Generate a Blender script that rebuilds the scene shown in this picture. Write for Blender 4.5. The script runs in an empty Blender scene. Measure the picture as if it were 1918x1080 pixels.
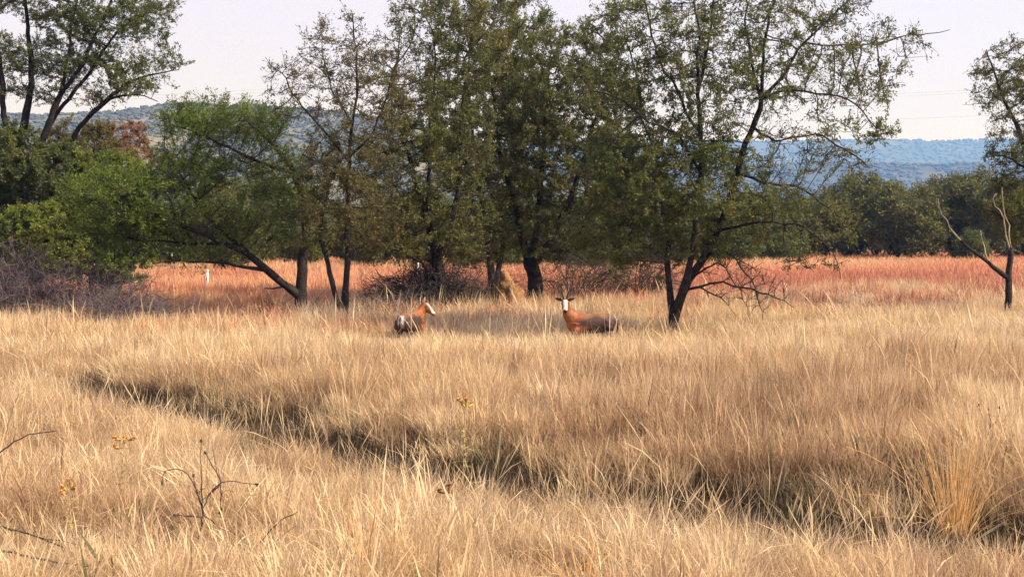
import bpy, bmesh, math, random
import numpy as np
from mathutils import Vector, Matrix, noise as mnoise

# ------------------------------------------------------------------ camera, sky, sun, exposure
SC = bpy.context.scene
COL = SC.collection
F = 2800.0                      # focal length in photograph pixels (1918 wide)
CAMH = 2.8
PITCH = math.atan(110 / F)      # level horizon sits 110 px above the middle of the picture
cam_d = bpy.data.cameras.new('camera')
cam = bpy.data.objects.new('camera', cam_d)
COL.objects.link(cam)
cam.location = (0, 0, CAMH)
cam.rotation_euler = (math.pi / 2 - PITCH, 0, 0)
cam_d.sensor_width = 36
cam_d.lens = 36 * F / 1918
cam_d.clip_start = 0.1
cam_d.clip_end = 30000
SC.camera = cam

SUN_EL, SUN_AZ = math.radians(40), math.radians(110)     # azimuth clockwise from +Y: the sun stands to the right
world = bpy.data.worlds.new('World')
SC.world = world
world.use_nodes = True
wn, wl = world.node_tree.nodes, world.node_tree.links
wn.clear()
wout = wn.new('ShaderNodeOutputWorld')
wbg = wn.new('ShaderNodeBackground')
wsky = wn.new('ShaderNodeTexSky')
wsky.sky_type = 'NISHITA'
wsky.sun_disc = False
wsky.sun_elevation = SUN_EL
wsky.sun_rotation = SUN_AZ
wsky.altitude = 1100
wsky.air_density = 1.0
wsky.dust_density = 2.5
wsky.ozone_density = 2.0
wmix = wn.new('ShaderNodeMix')            # thin even veil of high cloud over the whole sky
wmix.data_type = 'RGBA'
wmix.inputs[0].default_value = 0.72
wmix.inputs[7].default_value = (5.7, 4.95, 6.6, 1)
wl.new(wsky.outputs[0], wmix.inputs[6])
wl.new(wmix.outputs[2], wbg.inputs[0])
wbg.inputs[1].default_value = 0.105
wl.new(wbg.outputs[0], wout.inputs[0])

sun_d = bpy.data.lights.new('sun', 'SUN')
sun_d.energy = 5.0
sun_d.angle = math.radians(0.6)
sun_d.color = (1.0, 0.905, 0.79)
sun = bpy.data.objects.new('sun', sun_d)
COL.objects.link(sun)
to_sun = Vector((math.sin(SUN_AZ) * math.cos(SUN_EL), math.cos(SUN_AZ) * math.cos(SUN_EL), math.sin(SUN_EL)))
sun.rotation_euler = to_sun.to_track_quat('Z', 'Y').to_euler()

SC.view_settings.view_transform = 'Standard'
SC.view_settings.look = 'None'
SC.view_settings.gamma = 1
SC.view_settings.exposure = 0.86
SC.view_settings.use_curve_mapping = False
cy = SC.cycles
cy.use_denoising = True
cy.denoising_prefilter = 'NONE'
cy.max_bounces = 4
cy.diffuse_bounces = 2
cy.transmission_bounces = 2
cy.volume_bounces = 0
cy.transparent_max_bounces = 4
cy.use_adaptive_sampling = True
cy.adaptive_threshold = 0.01

rng = np.random.default_rng(7)
random.seed(7)

# ------------------------------------------------------------------ helpers
SP, CP = math.sin(PITCH), math.cos(PITCH)
def at(px, py, Y):
    """the point at distance Y (world y) seen in photograph pixel (px, py)"""
    u, v = (px - 959) / F, (540 - py) / F
    d = (u, CP + v * SP, -SP + v * CP)
    t = Y / d[1]
    return Vector((d[0] * t, Y, CAMH + d[2] * t))

def tag(o, label=None, cat=None, group=None, kind=None):
    if label: o['label'] = label
    if cat: o['category'] = cat
    if group: o['group'] = group
    if kind: o['kind'] = kind
    return o

def mesh_np(name, V, faces, mat=None, attrs=None, smooth=False):
    """V (n,3); faces a list of arrays (m,k), all linked into one mesh"""
    me = bpy.data.meshes.new(name)
    V = np.asarray(V, dtype=np.float32)
    faces = [np.asarray(f, dtype=np.int32) for f in faces if len(f)]
    me.vertices.add(len(V)); me.vertices.foreach_set('co', V.ravel())
    loops = np.concatenate([f.ravel() for f in faces])
    sizes = np.concatenate([np.full(len(f), f.shape[1], dtype=np.int32) for f in faces])
    starts = np.concatenate([[0], np.cumsum(sizes)[:-1]]).astype(np.int32)
    me.loops.add(len(loops)); me.loops.foreach_set('vertex_index', loops)
    me.polygons.add(len(sizes)); me.polygons.foreach_set('loop_start', starts)
    me.polygons.foreach_set('loop_total', sizes)
    if smooth: me.polygons.foreach_set('use_smooth', np.ones(len(sizes), dtype=bool))
    for k, a in (attrs or {}).items():
        a = np.asarray(a, dtype=np.float32)
        if a.ndim == 1:
            me.attributes.new(k, 'FLOAT', 'POINT').data.foreach_set('value', a)
        else:
            if a.shape[1] == 3: a = np.concatenate([a, np.ones((len(a), 1), np.float32)], 1)
            me.attributes.new(k, 'FLOAT_COLOR', 'POINT').data.foreach_set('color', a.ravel())
    me.update(calc_edges=True)
    if mat: me.materials.append(mat)
    return me

def obj(name, me, parent=None, loc=None):
    o = bpy.data.objects.new(name, me)
    COL.objects.link(o)
    if parent is not None: o.parent = parent
    if loc is not None: o.location = loc
    return o

def empty(name, loc=(0, 0, 0)):
    o = bpy.data.objects.new(name, None)
    COL.objects.link(o)
    o.location = loc
    o.empty_display_size = 0.3
    return o

def unit(a):
    return a / np.maximum(np.linalg.norm(a, axis=-1, keepdims=True), 1e-9)

def frames(d):
    """two unit vectors across each direction d (n,3)"""
    ref = np.where(np.abs(d[:, 2:3]) > 0.9, np.array([[1.0, 0, 0]]), np.array([[0, 0, 1.0]]))
    u = unit(np.cross(ref, d)); v = np.cross(d, u)
    return u, v

def prisms(A, B, ra, rb, sides):
    """open tapered prisms from A to B, vectorised -> V, faces"""
    n = len(A)
    d = unit(B - A); u, v = frames(d)
    ang = np.arange(sides) / sides * 2 * math.pi
    ring = u[:, None] * np.cos(ang)[None, :, None] + v[:, None] * np.sin(ang)[None, :, None]
    Va = A[:, None] + ring * ra[:, None, None]
    Vb = B[:, None] + ring * rb[:, None, None]
    V = np.concatenate([Va, Vb], 1).reshape(-1, 3)
    base = (np.arange(n) * 2 * sides)[:, None]
    k = np.arange(sides); k2 = (k + 1) % sides
    Fq = np.stack([base + k, base + k2, base + sides + k2, base + sides + k], -1).reshape(-1, 4)
    return V, Fq

def tube(pts, rads, sides=8, rough=0.0, seed=0):
    """one continuous tube with parallel frames and closed tip"""
    P = np.asarray(pts, float); n = len(P)
    T = np.gradient(P, axis=0); T = unit(T)
    u = np.cross(T[0], [0.3, 1, 0.1]); u /= np.linalg.norm(u)
    V = []
    ang = np.arange(sides) / sides * 2 * math.pi
    for i in range(n):
        u = u - T[i] * u.dot(T[i]); u /= np.linalg.norm(u)
        v = np.cross(T[i], u)
        r = np.full(sides, rads[i])
        if rough:
            for k in range(sides):
                r[k] *= 1 + rough * mnoise.noise(Vector((math.cos(ang[k]) * 1.3 + seed, math.sin(ang[k]) * 1.3, i * 0.35)))
        V.append(P[i] + (u[None] * np.cos(ang)[:, None] + v[None] * np.sin(ang)[:, None]) * r[:, None])
    V = np.concatenate(V)
    k = np.arange(sides); k2 = (k + 1) % sides
    Fq = np.concatenate([np.stack([i * sides + k, i * sides + k2, (i + 1) * sides + k2, (i + 1) * sides + k], -1) for i in range(n - 1)])
    caps = [np.array([[(n - 1) * sides + j for j in range(sides)]]), np.array([[j for j in reversed(range(sides))]])]
    return V, [Fq] + caps

def resample(pts, step):
    """smooth (Catmull-Rom) resampling of rows (x,y,z,r)"""
    P = np.asarray(pts, float)
    if len(P) == 2:
        n = max(2, int(np.linalg.norm(P[1, :3] - P[0, :3]) / step) + 1)
        t = np.linspace(0, 1, n)[:, None]
        return P[0] * (1 - t) + P[1] * t
    Q = np.concatenate([[2 * P[0] - P[1]], P, [2 * P[-1] - P[-2]]])
    out = []
    for i in range(1, len(Q) - 2):
        L = np.linalg.norm(Q[i + 1, :3] - Q[i, :3]); n = max(1, int(round(L / step)))
        for j in range(n):
            t = j / n
            out.append(0.5 * (2 * Q[i] + (Q[i + 1] - Q[i - 1]) * t + (2 * Q[i - 1] - 5 * Q[i] + 4 * Q[i + 1] - Q[i + 2]) * t * t
                              + (3 * Q[i] - Q[i - 1] - 3 * Q[i + 1] + Q[i + 2]) * t ** 3))
    out.append(Q[-2])
    return np.array(out)

class Join:
    def __init__(self): self.V, self.F, self.n, self.A = [], {}, 0, []
    def add(self, V, faces, attr=None):
        if not isinstance(faces, list): faces = [faces]
        for f in faces:
            if len(f): self.F.setdefault(f.shape[1], []).append(np.asarray(f) + self.n)
        self.V.append(V); self.n += len(V)
        if attr is not None: self.A.append(attr)
    def mesh(self, name, mat, attr=None, smooth=False):
        return mesh_np(name, np.concatenate(self.V), [np.concatenate(f) for f in self.F.values()], mat,
                       {attr: np.concatenate(self.A)} if attr else None, smooth)

# ------------------------------------------------------------------ materials
def new_mat(name):
    m = bpy.data.materials.new(name); m.use_nodes = True
    nt = m.node_tree; nt.nodes.clear()
    out = nt.nodes.new('ShaderNodeOutputMaterial')
    return m, nt, out

def ramp(nt, stops, fac=None):
    r = nt.nodes.new('ShaderNodeValToRGB')
    e = r.color_ramp.elements
    while len(e) < len(stops): e.new(0.5)
    for el, (p, c) in zip(e, stops):
        el.position = p; el.color = (*c, 1)
    if fac is not None: nt.links.new(fac, r.inputs[0])
    return r

def leafy(name, stops, attr, instancer=None, inst_stops=None, trans=0.4, fac_mix=0.5, rough=0.6, spec=0.1):
    """diffuse + translucent sheet; colour from a per-leaf number, for grass also from the tuft it belongs to"""
    m, nt, out = new_mat(name)
    a = nt.nodes.new('ShaderNodeAttribute'); a.attribute_name = attr
    r = ramp(nt, stops, a.outputs['Fac'])
    col = r.outputs[0]
    if instancer:
        b = nt.nodes.new('ShaderNodeAttribute'); b.attribute_name = instancer; b.attribute_type = 'INSTANCER'
        r2 = ramp(nt, inst_stops, b.outputs['Fac'])
        mx = nt.nodes.new('ShaderNodeMix'); mx.data_type = 'RGBA'; mx.inputs[0].default_value = fac_mix
        nt.links.new(col, mx.inputs[6]); nt.links.new(r2.outputs[0], mx.inputs[7])
        col = mx.outputs[2]
    p = nt.nodes.new('ShaderNodeBsdfPrincipled')
    p.inputs['Roughness'].default_value = rough
    p.inputs['Specular IOR Level'].default_value = spec
    t = nt.nodes.new('ShaderNodeBsdfTranslucent')
    ms = nt.nodes.new('ShaderNodeMixShader'); ms.inputs[0].default_value = trans
    nt.links.new(col, p.inputs['Base Color']); nt.links.new(col, t.inputs[0])
    nt.links.new(p.outputs[0], ms.inputs[1]); nt.links.new(t.outputs[0], ms.inputs[2])
    nt.links.new(ms.outputs[0], out.inputs[0])
    return m

def noisy(name, stops, scale, rough=0.9, bump=0.3, detail=6, bscale=None, spec=0.15, coords='Object', dist=0.05):
    m, nt, out = new_mat(name)
    tc = nt.nodes.new('ShaderNodeTexCoord')
    n = nt.nodes.new('ShaderNodeTexNoise'); n.inputs['Scale'].default_value = scale; n.inputs['Detail'].default_value = detail
    nt.links.new(tc.outputs[coords], n.inputs['Vector'])
    r = ramp(nt, stops, n.outputs['Fac'])
    p = nt.nodes.new('ShaderNodeBsdfPrincipled')
    p.inputs['Roughness'].default_value = rough; p.inputs['Specular IOR Level'].default_value = spec
    nt.links.new(r.outputs[0], p.inputs['Base Color'])
    if bump:
        n2 = nt.nodes.new('ShaderNodeTexNoise'); n2.inputs['Scale'].default_value = bscale or scale * 4; n2.inputs['Detail'].default_value = 5
        nt.links.new(tc.outputs[coords], n2.inputs['Vector'])
        b = nt.nodes.new('ShaderNodeBump'); b.inputs['Strength'].default_value = bump; b.inputs['Distance'].default_value = dist
        nt.links.new(n2.outputs['Fac'], b.inputs['Height']); nt.links.new(b.outputs[0], p.inputs['Normal'])
    nt.links.new(p.outputs[0], out.inputs[0])
    return m

M = {}
M['bark'] = noisy('bark', [(0.3, (0.014, 0.011, 0.009)), (0.7, (0.046, 0.036, 0.030))], 9, bump=0.7, bscale=22)
M['twig'] = noisy('twig', [(0.3, (0.030, 0.022, 0.018)), (0.7, (0.075, 0.055, 0.043))], 3, bump=0)
M['pale_bark'] = noisy('pale_bark', [(0.3, (0.22, 0.19, 0.12)), (0.7, (0.36, 0.31, 0.2))], 6, bump=0.4)
M['dead_twig'] = noisy('dead_twig', [(0.3, (0.075, 0.058, 0.060)), (0.7, (0.20, 0.155, 0.15))], 2.5, bump=0)
M['dark_twig'] = noisy('dark_twig', [(0.3, (0.035, 0.028, 0.026)), (0.7, (0.09, 0.07, 0.06))], 2.5, bump=0)
M['leaf_olive'] = leafy('leaf_olive', [(0, (0.053, 0.062, 0.024)), (0.45, (0.110, 0.122, 0.038)), (0.75, (0.186, 0.180, 0.053)), (1, (0.282, 0.210, 0.072))], 'tint')
M['leaf_light'] = leafy('leaf_light', [(0, (0.052, 0.066, 0.022)), (0.45, (0.112, 0.132, 0.038)), (0.8, (0.20, 0.20, 0.058)), (1, (0.27, 0.21, 0.075))], 'tint')
M['leaf_brown'] = leafy('leaf_brown', [(0, (0.060, 0.058, 0.024)), (0.5, (0.125, 0.115, 0.040)), (0.85, (0.19, 0.155, 0.055)), (1, (0.26, 0.17, 0.07))], 'tint')
M['leaf_green'] = leafy('leaf_green', [(0, (0.063, 0.091, 0.018)), (0.6, (0.146, 0.210, 0.033)), (1, (0.281, 0.311, 0.061))], 'tint', trans=.5)
M['leaf_lime'] = leafy('leaf_lime', [(0, (0.076, 0.105, 0.021)), (0.6, (0.183, 0.222, 0.040)), (1, (0.378, 0.342, 0.079))], 'tint', trans=.5)
M['leaf_acacia'] = leafy('leaf_acacia', [(0, (0.050, 0.066, 0.020)), (0.5, (0.115, 0.14, 0.040)), (1, (0.23, 0.22, 0.07))], 'tint', trans=.5)
M['leaf_rust'] = leafy('leaf_rust', [(0, (0.15, 0.095, 0.055)), (0.6, (0.30, 0.18, 0.10)), (1, (0.38, 0.26, 0.145))], 'tint')
M['leaf_far'] = leafy('leaf_far', [(0, (0.052, 0.063, 0.023)), (0.5, (0.132, 0.138, 0.041)), (0.85, (0.218, 0.201, 0.063)), (1, (0.287, 0.218, 0.081))], 'tint', trans=0.3)

# ------------------------------------------------------------------ ground: one sheet out to the horizon
FUR = np.array([(-24, 47), (-14, 34.5), (-9.2, 28.6), (-6.9, 25.2), (-4.4, 21.6), (-2.5, 19.3), (0.23, 16.4), (1.85, 15.2), (3.2, 14.2), (4.3, 13.5), (7.5, 12.0), (13, 10.0), (26, 6)])
def furrow_half(x):
    """half width of the furrow: it opens out to the right and closes at both ends"""
    x = np.asarray(x, float)
    return np.interp(x, [-9, -6.5, -4, -1, 2.5, 4.2, 5.6, 8], [.05, .55, .85, 1.05, 1.25, 1.2, .6, .1])
def furrow_dist(x, y):
    """signed distance to the furrow's middle line, + on the far side"""
    best = np.full(np.shape(x), 1e9); sg = np.ones(np.shape(x))
    for (ax, ay), (bx, by) in zip(FUR[:-1], FUR[1:]):
        dx, dy = bx - ax, by - ay; L2 = dx * dx + dy * dy
        t = np.clip(((x - ax) * dx + (y - ay) * dy) / L2, 0, 1)
        ex, ey = x - ax - t * dx, y - ay - t * dy
        d = np.hypot(ex, ey); s = np.where(dx * (y - ay) - dy * (x - ax) > 0, 1.0, -1.0)
        up = d < best
        best = np.where(up, d, best); sg = np.where(up, s, sg)
    return best * sg

def vnoise(x, y, scale, seed=0, octaves=3):
    """value noise on arrays, about -1..1"""
    tot = np.zeros(np.shape(x)); amp = 1.0; norm = 0
    for o in range(octaves):
        s = scale / 2 ** o
        X, Yv = np.asarray(x) / s + seed * 17.3 + o * 5.1, np.asarray(y) / s + seed * 7.7 + o * 3.3
        xi, yi = np.floor(X), np.floor(Yv); fx, fy = X - xi, Yv - yi
        fx = fx * fx * (3 - 2 * fx); fy = fy * fy * (3 - 2 * fy)
        def h(a, b):
            v = np.sin(a * 127.1 + b * 311.7 + seed * 74.7) * 43758.5453
            return (v - np.floor(v)) * 2 - 1
        tot += amp * ((h(xi, yi) * (1 - fx) + h(xi + 1, yi) * fx) * (1 - fy) + (h(xi, yi + 1) * (1 - fx) + h(xi + 1, yi + 1) * fx) * fy)
        norm += amp; amp *= 0.5
    return tot / norm

def gz(x, y):
    x, y = np.asarray(x, float), np.asarray(y, float)
    d = furrow_dist(x, y)
    z = 0.07 * vnoise(x, y, 6, 3) * np.clip(1.5 - y / 400, 0, 1)
    fh = furrow_half(x)
    z = z - 0.40 * fh * np.exp(-((d - .4 * fh) / (0.3 + 0.85 * fh)) ** 2)
    return z

def build_ground():
    ys = np.concatenate([np.arange(-40, 4, 4.0), np.arange(4, 70, 0.4), np.geomspace(70, 9000, 70)])
    xs = np.concatenate([-np.geomspace(30, 8000, 45)[::-1], np.arange(-29.6, 29.7, 0.4), np.geomspace(30, 8000, 45)])
    X, Y = np.meshgrid(xs, ys)
    Z = gz(X, Y)
    V = np.stack([X, Y, Z], -1).reshape(-1, 3)
    nx, ny = len(xs), len(ys)
    i = np.arange(ny - 1)[:, None] * nx + np.arange(nx - 1)[None]
    Fq = np.stack([i, i + 1, i + nx + 1, i + nx], -1).reshape(-1, 4)
    m = noisy('soil', [(0.25, (0.10, 0.062, 0.038)), (0.55, (0.20, 0.125, 0.07)), (0.8, (0.30, 0.20, 0.115))], 0.9, bump=0.8, bscale=14, detail=9)
    o = obj('ground', mesh_np('ground', V, [Fq], m, smooth=True))
    tag(o, kind='structure')
build_ground()

# far hills: real ridges kilometres away
HILLS = []
def hill(name, Y, depth, xs, crest, mat, rough, seed):
    """crest: list of (photo px, photo py) of the skyline at distance Y"""
    pts = [at(px, py, Y) for px, py in crest]
    cx = np.array([p.x for p in pts]); cz = np.array([p.z for p in pts])
    x = np.linspace(cx[0], cx[-1], xs); top = np.interp(x, cx, cz)
    k = 30
    t = np.linspace(-1, 1, k)
    X, T = np.meshgrid(x, t)
    prof = np.clip(1 - np.abs(T), 0, 1) ** 0.85
    TOP = np.broadcast_to(top, X.shape)
    Yv = Y + T * depth
    Z = TOP * prof + rough * vnoise(X, Yv, depth * 0.35, seed, 5) * np.minimum(prof * 3, 1) * (0.15 + 0.85 * (1 - prof)) + rough * 0.05 * vnoise(X, Yv, 25, seed + 5, 2)
    Z = np.where(prof <= 0.001, -2, Z)
    V = np.stack([X, Yv, Z], -1).reshape(-1, 3)
    i = np.arange(k - 1)[:, None] * xs + np.arange(xs - 1)[None]
    Fq = np.stack([i, i + 1, i + xs + 1, i + xs], -1).reshape(-1, 4)
    HILLS.append((x, Yv[:, 0], Z))
    return tag(obj(name, mesh_np(name, V, [Fq], mat, smooth=True)), kind='structure')
hm = noisy('bushveld_slope', [(0.35, (0.07, 0.075, 0.035)), (0.5, (0.12, 0.115, 0.055)), (0.72, (0.20, 0.17, 0.095))], 0.02, bump=0, detail=8)
hm2 = noisy('far_slope', [(0.35, (0.04, 0.05, 0.025)), (0.65, (0.10, 0.095, 0.05))], 0.006, bump=0, detail=8)
hill('hills', 6500, 900, 260, [(-3000, 330), (-800, 300), (300, 272), (900, 262), (1400, 260), (1650, 257), (1760, 259), (1918, 258), (2300, 262), (4000, 300)], hm2, 60, 1)
hill('hills', 3200, 500, 260, [(-2500, 400), (600, 350), (1000, 322), (1400, 306), (1560, 302), (1700, 309), (1850, 305), (2100, 312), (2600, 330), (3600, 400)], hm2, 40, 2)
hill('hills', 1700, 520, 260, [(-2500, 300), (-1000, 230), (-300, 212), (80, 214), (230, 203), (300, 194), (340, 190), (420, 191), (480, 193), (600, 200), (760, 218), (900, 262), (1100, 330), (1300, 420)], hm, 45, 3)

# ------------------------------------------------------------------ trees
def colonize(P, par, A, lab, step, di, dk, trop, maxit=90, jit=0.25, rg=rng):
    """space colonisation: grows nodes from P towards attractors A; returns positions, parents and the label each node took"""
    P = [np.array(p) for p in P]; par = list(par); nl = [-1] * len(P)
    A = np.array(A); lab = np.array(lab)
    PP = np.array(P)
    D = np.full(len(A), 1e9); I = np.zeros(len(A), int)
    for s in range(0, len(PP), 400):
        d = np.linalg.norm(A[:, None] - PP[None, s:s + 400], axis=2)
        m = d.argmin(1); v = d[np.arange(len(A)), m]
        up = v < D; D[up] = v[up]; I[up] = m[up] + s
    kids = {}
    for _ in range(maxit):
        act = D < di
        if not act.any():
            if len(A) == 0: break
            di *= 1.3
            if di > 8: break
            continue
        idx = I[act]; dirs = unit(A[act] - PP[idx])
        u, inv = np.unique(idx, return_inverse=True)
        acc = np.zeros((len(u), 3)); np.add.at(acc, inv, dirs)
        first = np.zeros(len(u), int); first[inv] = lab[act]
        acc = unit(acc + rg.normal(0, jit, acc.shape) + np.array(trop))
        new, newi = [], []
        for j, ui in enumerate(u):
            k = kids.setdefault(int(ui), [])
            if len(k) >= 3 or any(acc[j].dot(q) > 0.93 for q in k): continue
            k.append(acc[j]); p = PP[ui] + acc[j] * step
            new.append(p); newi.append(len(par)); par.append(int(ui)); nl.append(int(first[j]))
        if not new:
            # what is stuck is dropped
            keep = ~act; A, lab, D, I = A[keep], lab[keep], D[keep], I[keep]
            continue
        new = np.array(new)
        PP = np.concatenate([PP, new])
        d = np.linalg.norm(A[:, None] - new[None], axis=2)
        m = d.argmin(1); v = d[np.arange(len(A)), m]
        up = v < D; D[up] = v[up]; I[up] = np.array(newi)[m[up]]
        keep = D > dk; A, lab, D, I = A[keep], lab[keep], D[keep], I[keep]
    return PP, np.array(par), np.array(nl)

def leaves(C, dirs, n_each, spread, size, rg, flat=0.0, aspect=0.42, tintbase=None):
    """small three-cornered leaflets round the points C"""
    rep = np.repeat(np.arange(len(C)), n_each)
    n = len(rep)
    if n == 0: return np.zeros((0, 3)), np.zeros((0, 4), int), np.zeros(0)
    pos = C[rep] + rg.normal(0, 1, (n, 3)) * spread * np.array([1, 1, 1 - 0.5 * flat])
    d = unit(dirs[rep] * 1.1 + rg.normal(0, 1, (n, 3)) * np.array([1, 1, 1 - 0.65 * flat]))
    u, v = frames(d)
    a = rg.uniform(0, 2 * math.pi, n)[:, None]
    if flat: a = rg.normal(0, 0.9, n)[:, None]
    w = u * np.cos(a) + v * np.sin(a)
    L = (size * rg.uniform(0.6, 1.35, n))[:, None]; W = L * aspect
    V = np.stack([pos - d * L * .4, pos + d * L * 0.5 + w * W * 0.8, pos + d * L * .6 - w * W * .7], 1).reshape(-1, 3)
    Fq = np.arange(n * 3).reshape(-1, 3)
    tb = rg.uniform(0, 1, len(C)) if tintbase is None else tintbase
    t = np.clip(tb[rep] * 0.65 + rg.uniform(0, 1, n) * 0.45 - 0.05, 0, 1)
    return V, Fq, np.repeat(t, 3)

NL = []
def make_tree(name, label, cat, Y, limbs, envs, leafmat, group=None, step=0.2, di=1.6, dk=0.34, trop=(0, 0, 0.12), leaf=0.06,
              lspread=0.036, twig_n=3, twig_len=0.34, flat=0.0, tip=0.009, seed=1, barkm='bark', twigm='twig', aspect=0.27, up=0.25, limbmats=None, world_pts=False, clump=1.2):
    """limbs: lists of (px, py, dY, r), the first one is the trunk; envs: (px, py, rx, ry, depth m, dY, n, leaves per node)"""
    rg = np.random.default_rng(seed)
    conv = (lambda p: (*p[:3], p[3])) if world_pts else (lambda p: (*at(p[0], p[1], Y + p[2]), p[3]))
    P, par, R, owner = [], [], [], []
    chains = []
    for li, limb in enumerate(limbs):
        rows = np.array([conv(p) for p in limb])
        if li == 0:
            b = rows[0].copy(); g = float(gz(b[0], b[1])); rows[0, 2] = min(rows[0, 2], g - 0.12)
            start = None
        else:
            d = np.linalg.norm(np.array(P) - rows[0, :3], axis=1); start = int(d.argmin())
            rows = np.concatenate([[[*P[start], min(R[start], rows[0, 3] * 1.25)]], rows if d.min() > 0.35 else rows[1:]])
        S = resample(rows, 0.22)
        L = len(S)
        wob = np.cumsum(rg.normal(0, 0.02 if rows[:, 3].max() > .06 else .036, (L, 3)), 0); wob -= wob[0]; wob -= np.linspace(0, .8, L)[:, None] * wob[-1]
        S[:, :3] += wob * np.minimum(1, np.linspace(0, 3, L))[:, None]
        S[:, 3] = np.maximum(S[:, 3], 0.004)
        chains.append(S)
        for j in range(L):
            if li and j == 0: prev = start; continue
            par.append(prev if (li or j) else -1); P.append(S[j, :3]); R.append(S[j, 3]); owner.append(li)
            prev = len(P) - 1
    base = Vector((P[0][0], P[0][1], float(gz(P[0][0], P[0][1]))))
    n0 = len(P)
    # attractors
    A, lab, den = [], [], []
    for k, e in enumerate(envs):
        px, py, rx, ry, rz, dY, n, ld = e[:8]
        den.append(ld)
        c = conv((px, py, dY, 0))[:3]
        s = 1.0 if world_pts else (Y + dY) / F
        q = unit(rg.normal(0, 1, (n, 3))) * (rg.uniform(0, 1, n) ** 0.42)[:, None]
        q = q * np.array([rx * s, rz, ry * s]) + np.array(c)
        A.append(q); lab += [k] * n
    A = np.concatenate(A); lab = np.array(lab)
    ok = (A[:, 2] > gz(A[:, 0], A[:, 1]) + 0.25) & (vnoise((A[:, 0] + A[:, 1] * .6) * (1 - .72 * (flat > 0)), (A[:, 2] - A[:, 1] * .5 * (flat == 0)) * (1 + .5 * (flat > 0)), 1.3, seed + 3, 2) > (-0.34 if flat == 0 else -.3))
    PP, pr, nl = colonize(P, par, A[ok], lab[ok], step, di, dk, trop, rg=rg)
    n = len(PP)
    # pipe-model radii for the grown part
    rad = np.zeros(n); cnt = np.zeros(n, int); depth = np.zeros(n, int)
    acc = np.zeros(n)
    for i in range(n - 1, -1, -1):
        rad[i] = min(max(tip, acc[i] ** (1 / 2.05)), .05) if i >= n0 else R[i]
        if i >= n0:
            acc[pr[i]] += rad[i] ** 2.05; cnt[pr[i]] += 1; depth[pr[i]] = max(depth[pr[i]], depth[i] + 1)
    root = empty(name, base)
    tag(root, label, cat, group)
    off = np.array(base)
    # trunk and limbs, each a mesh of its own
    tr = None
    for li, S in enumerate(chains):
        sides = 10 if S[:, 3].max() > 0.09 else (7 if S[:, 3].max() > 0.03 else 5)
        rr = S[:, 3].copy()
        if li == 0: rr[:3] *= np.array([1.35, 1.2, 1.08])[:len(rr[:3])]
        V, fs = tube(S[:, :3] - off, rr, sides, 0.34, seed * 3 + li)
        mk = (limbmats or {}).get(li, barkm)
        j = Join(); j.add(V, fs)
        o = obj('trunk' if li == 0 else 'limb', j.mesh('trunk' if li == 0 else 'limb', M[mk], smooth=True), root if li == 0 else tr)
        if li == 0: tr = o
    # grown branches and side twigs
    g = np.arange(n0, n)
    J = Join()
    if len(g):
        A0, B0 = PP[pr[g]], PP[g]
        ra = np.minimum(rad[pr[g]], rad[g] * 1.35); rb = rad[g]
        thick = rb > 0.014
        for msk, sd in ((thick, 5), (~thick, 3)):
            if msk.any(): J.add(*prisms(A0[msk] - off, B0[msk] - off, ra[msk], rb[msk], sd))
    ends = g[depth[g] <= 5]
    LC, LD, LN, LT = [], [], [], []
    tb_node = 0.5 + 0.5 * np.array([vnoise(p[0] + p[2] * 0.7, p[1] + p[2], 1.1, seed, 2) for p in PP[ends]]) if len(ends) else []
    if len(ends) and twig_n:
        rep = np.repeat(ends, twig_n); tbr = np.repeat(np.array(tb_node), twig_n)
        bd = unit(PP[rep] - PP[pr[rep]])
        d = unit(bd * 0.7 + rg.normal(0, 0.75, (len(rep), 3)) * np.array([1, 1, 1 - 0.6 * flat]) + np.array([0, 0, up]))
        L = twig_len * rg.uniform(0.4, 1.3, len(rep))
        st = PP[rep] - bd * rg.uniform(0, step, len(rep))[:, None]
        mid = st + d * (L * 0.5)[:, None]
        d2 = unit(d + rg.normal(0, 0.35, d.shape)); en = mid + d2 * (L * 0.5)[:, None]
        r0 = np.full(len(rep), tip * 0.8)
        J.add(*prisms(st - off, mid - off, r0, r0 * 0.8, 3)); J.add(*prisms(mid - off, en - off, r0 * 0.8, r0 * 0.4, 3))
        dn = np.array(den)[nl[rep]] * np.clip(1 + clump * vnoise(st[:, 0] * 1.3 + st[:, 1], st[:, 2] * 1.5 - st[:, 1] * .7, .8, seed + 9, 2), .12, 2.4)
        for tt in (0.35, 0.7, 1.0):
            LC.append(st + (en - st) * tt); LD.append(d2); LT.append(tbr)
            LN.append(rg.poisson(dn * LM / (3 * twig_n)))
    if J.n:
        tag(obj('twigs', J.mesh('twigs', M[twigm]), root), kind='stuff')
    if LC:
        V, Fq, t = leaves(np.concatenate(LC), np.concatenate(LD), np.concatenate(LN), lspread, leaf, rg, flat, aspect, np.concatenate(LT))
        if len(V):
            NL.append(len(Fq)); tag(obj('crown', mesh_np('crown', V - off, [Fq], M[leafmat], {'tint': t}), root), kind='stuff')
    return root

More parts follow.
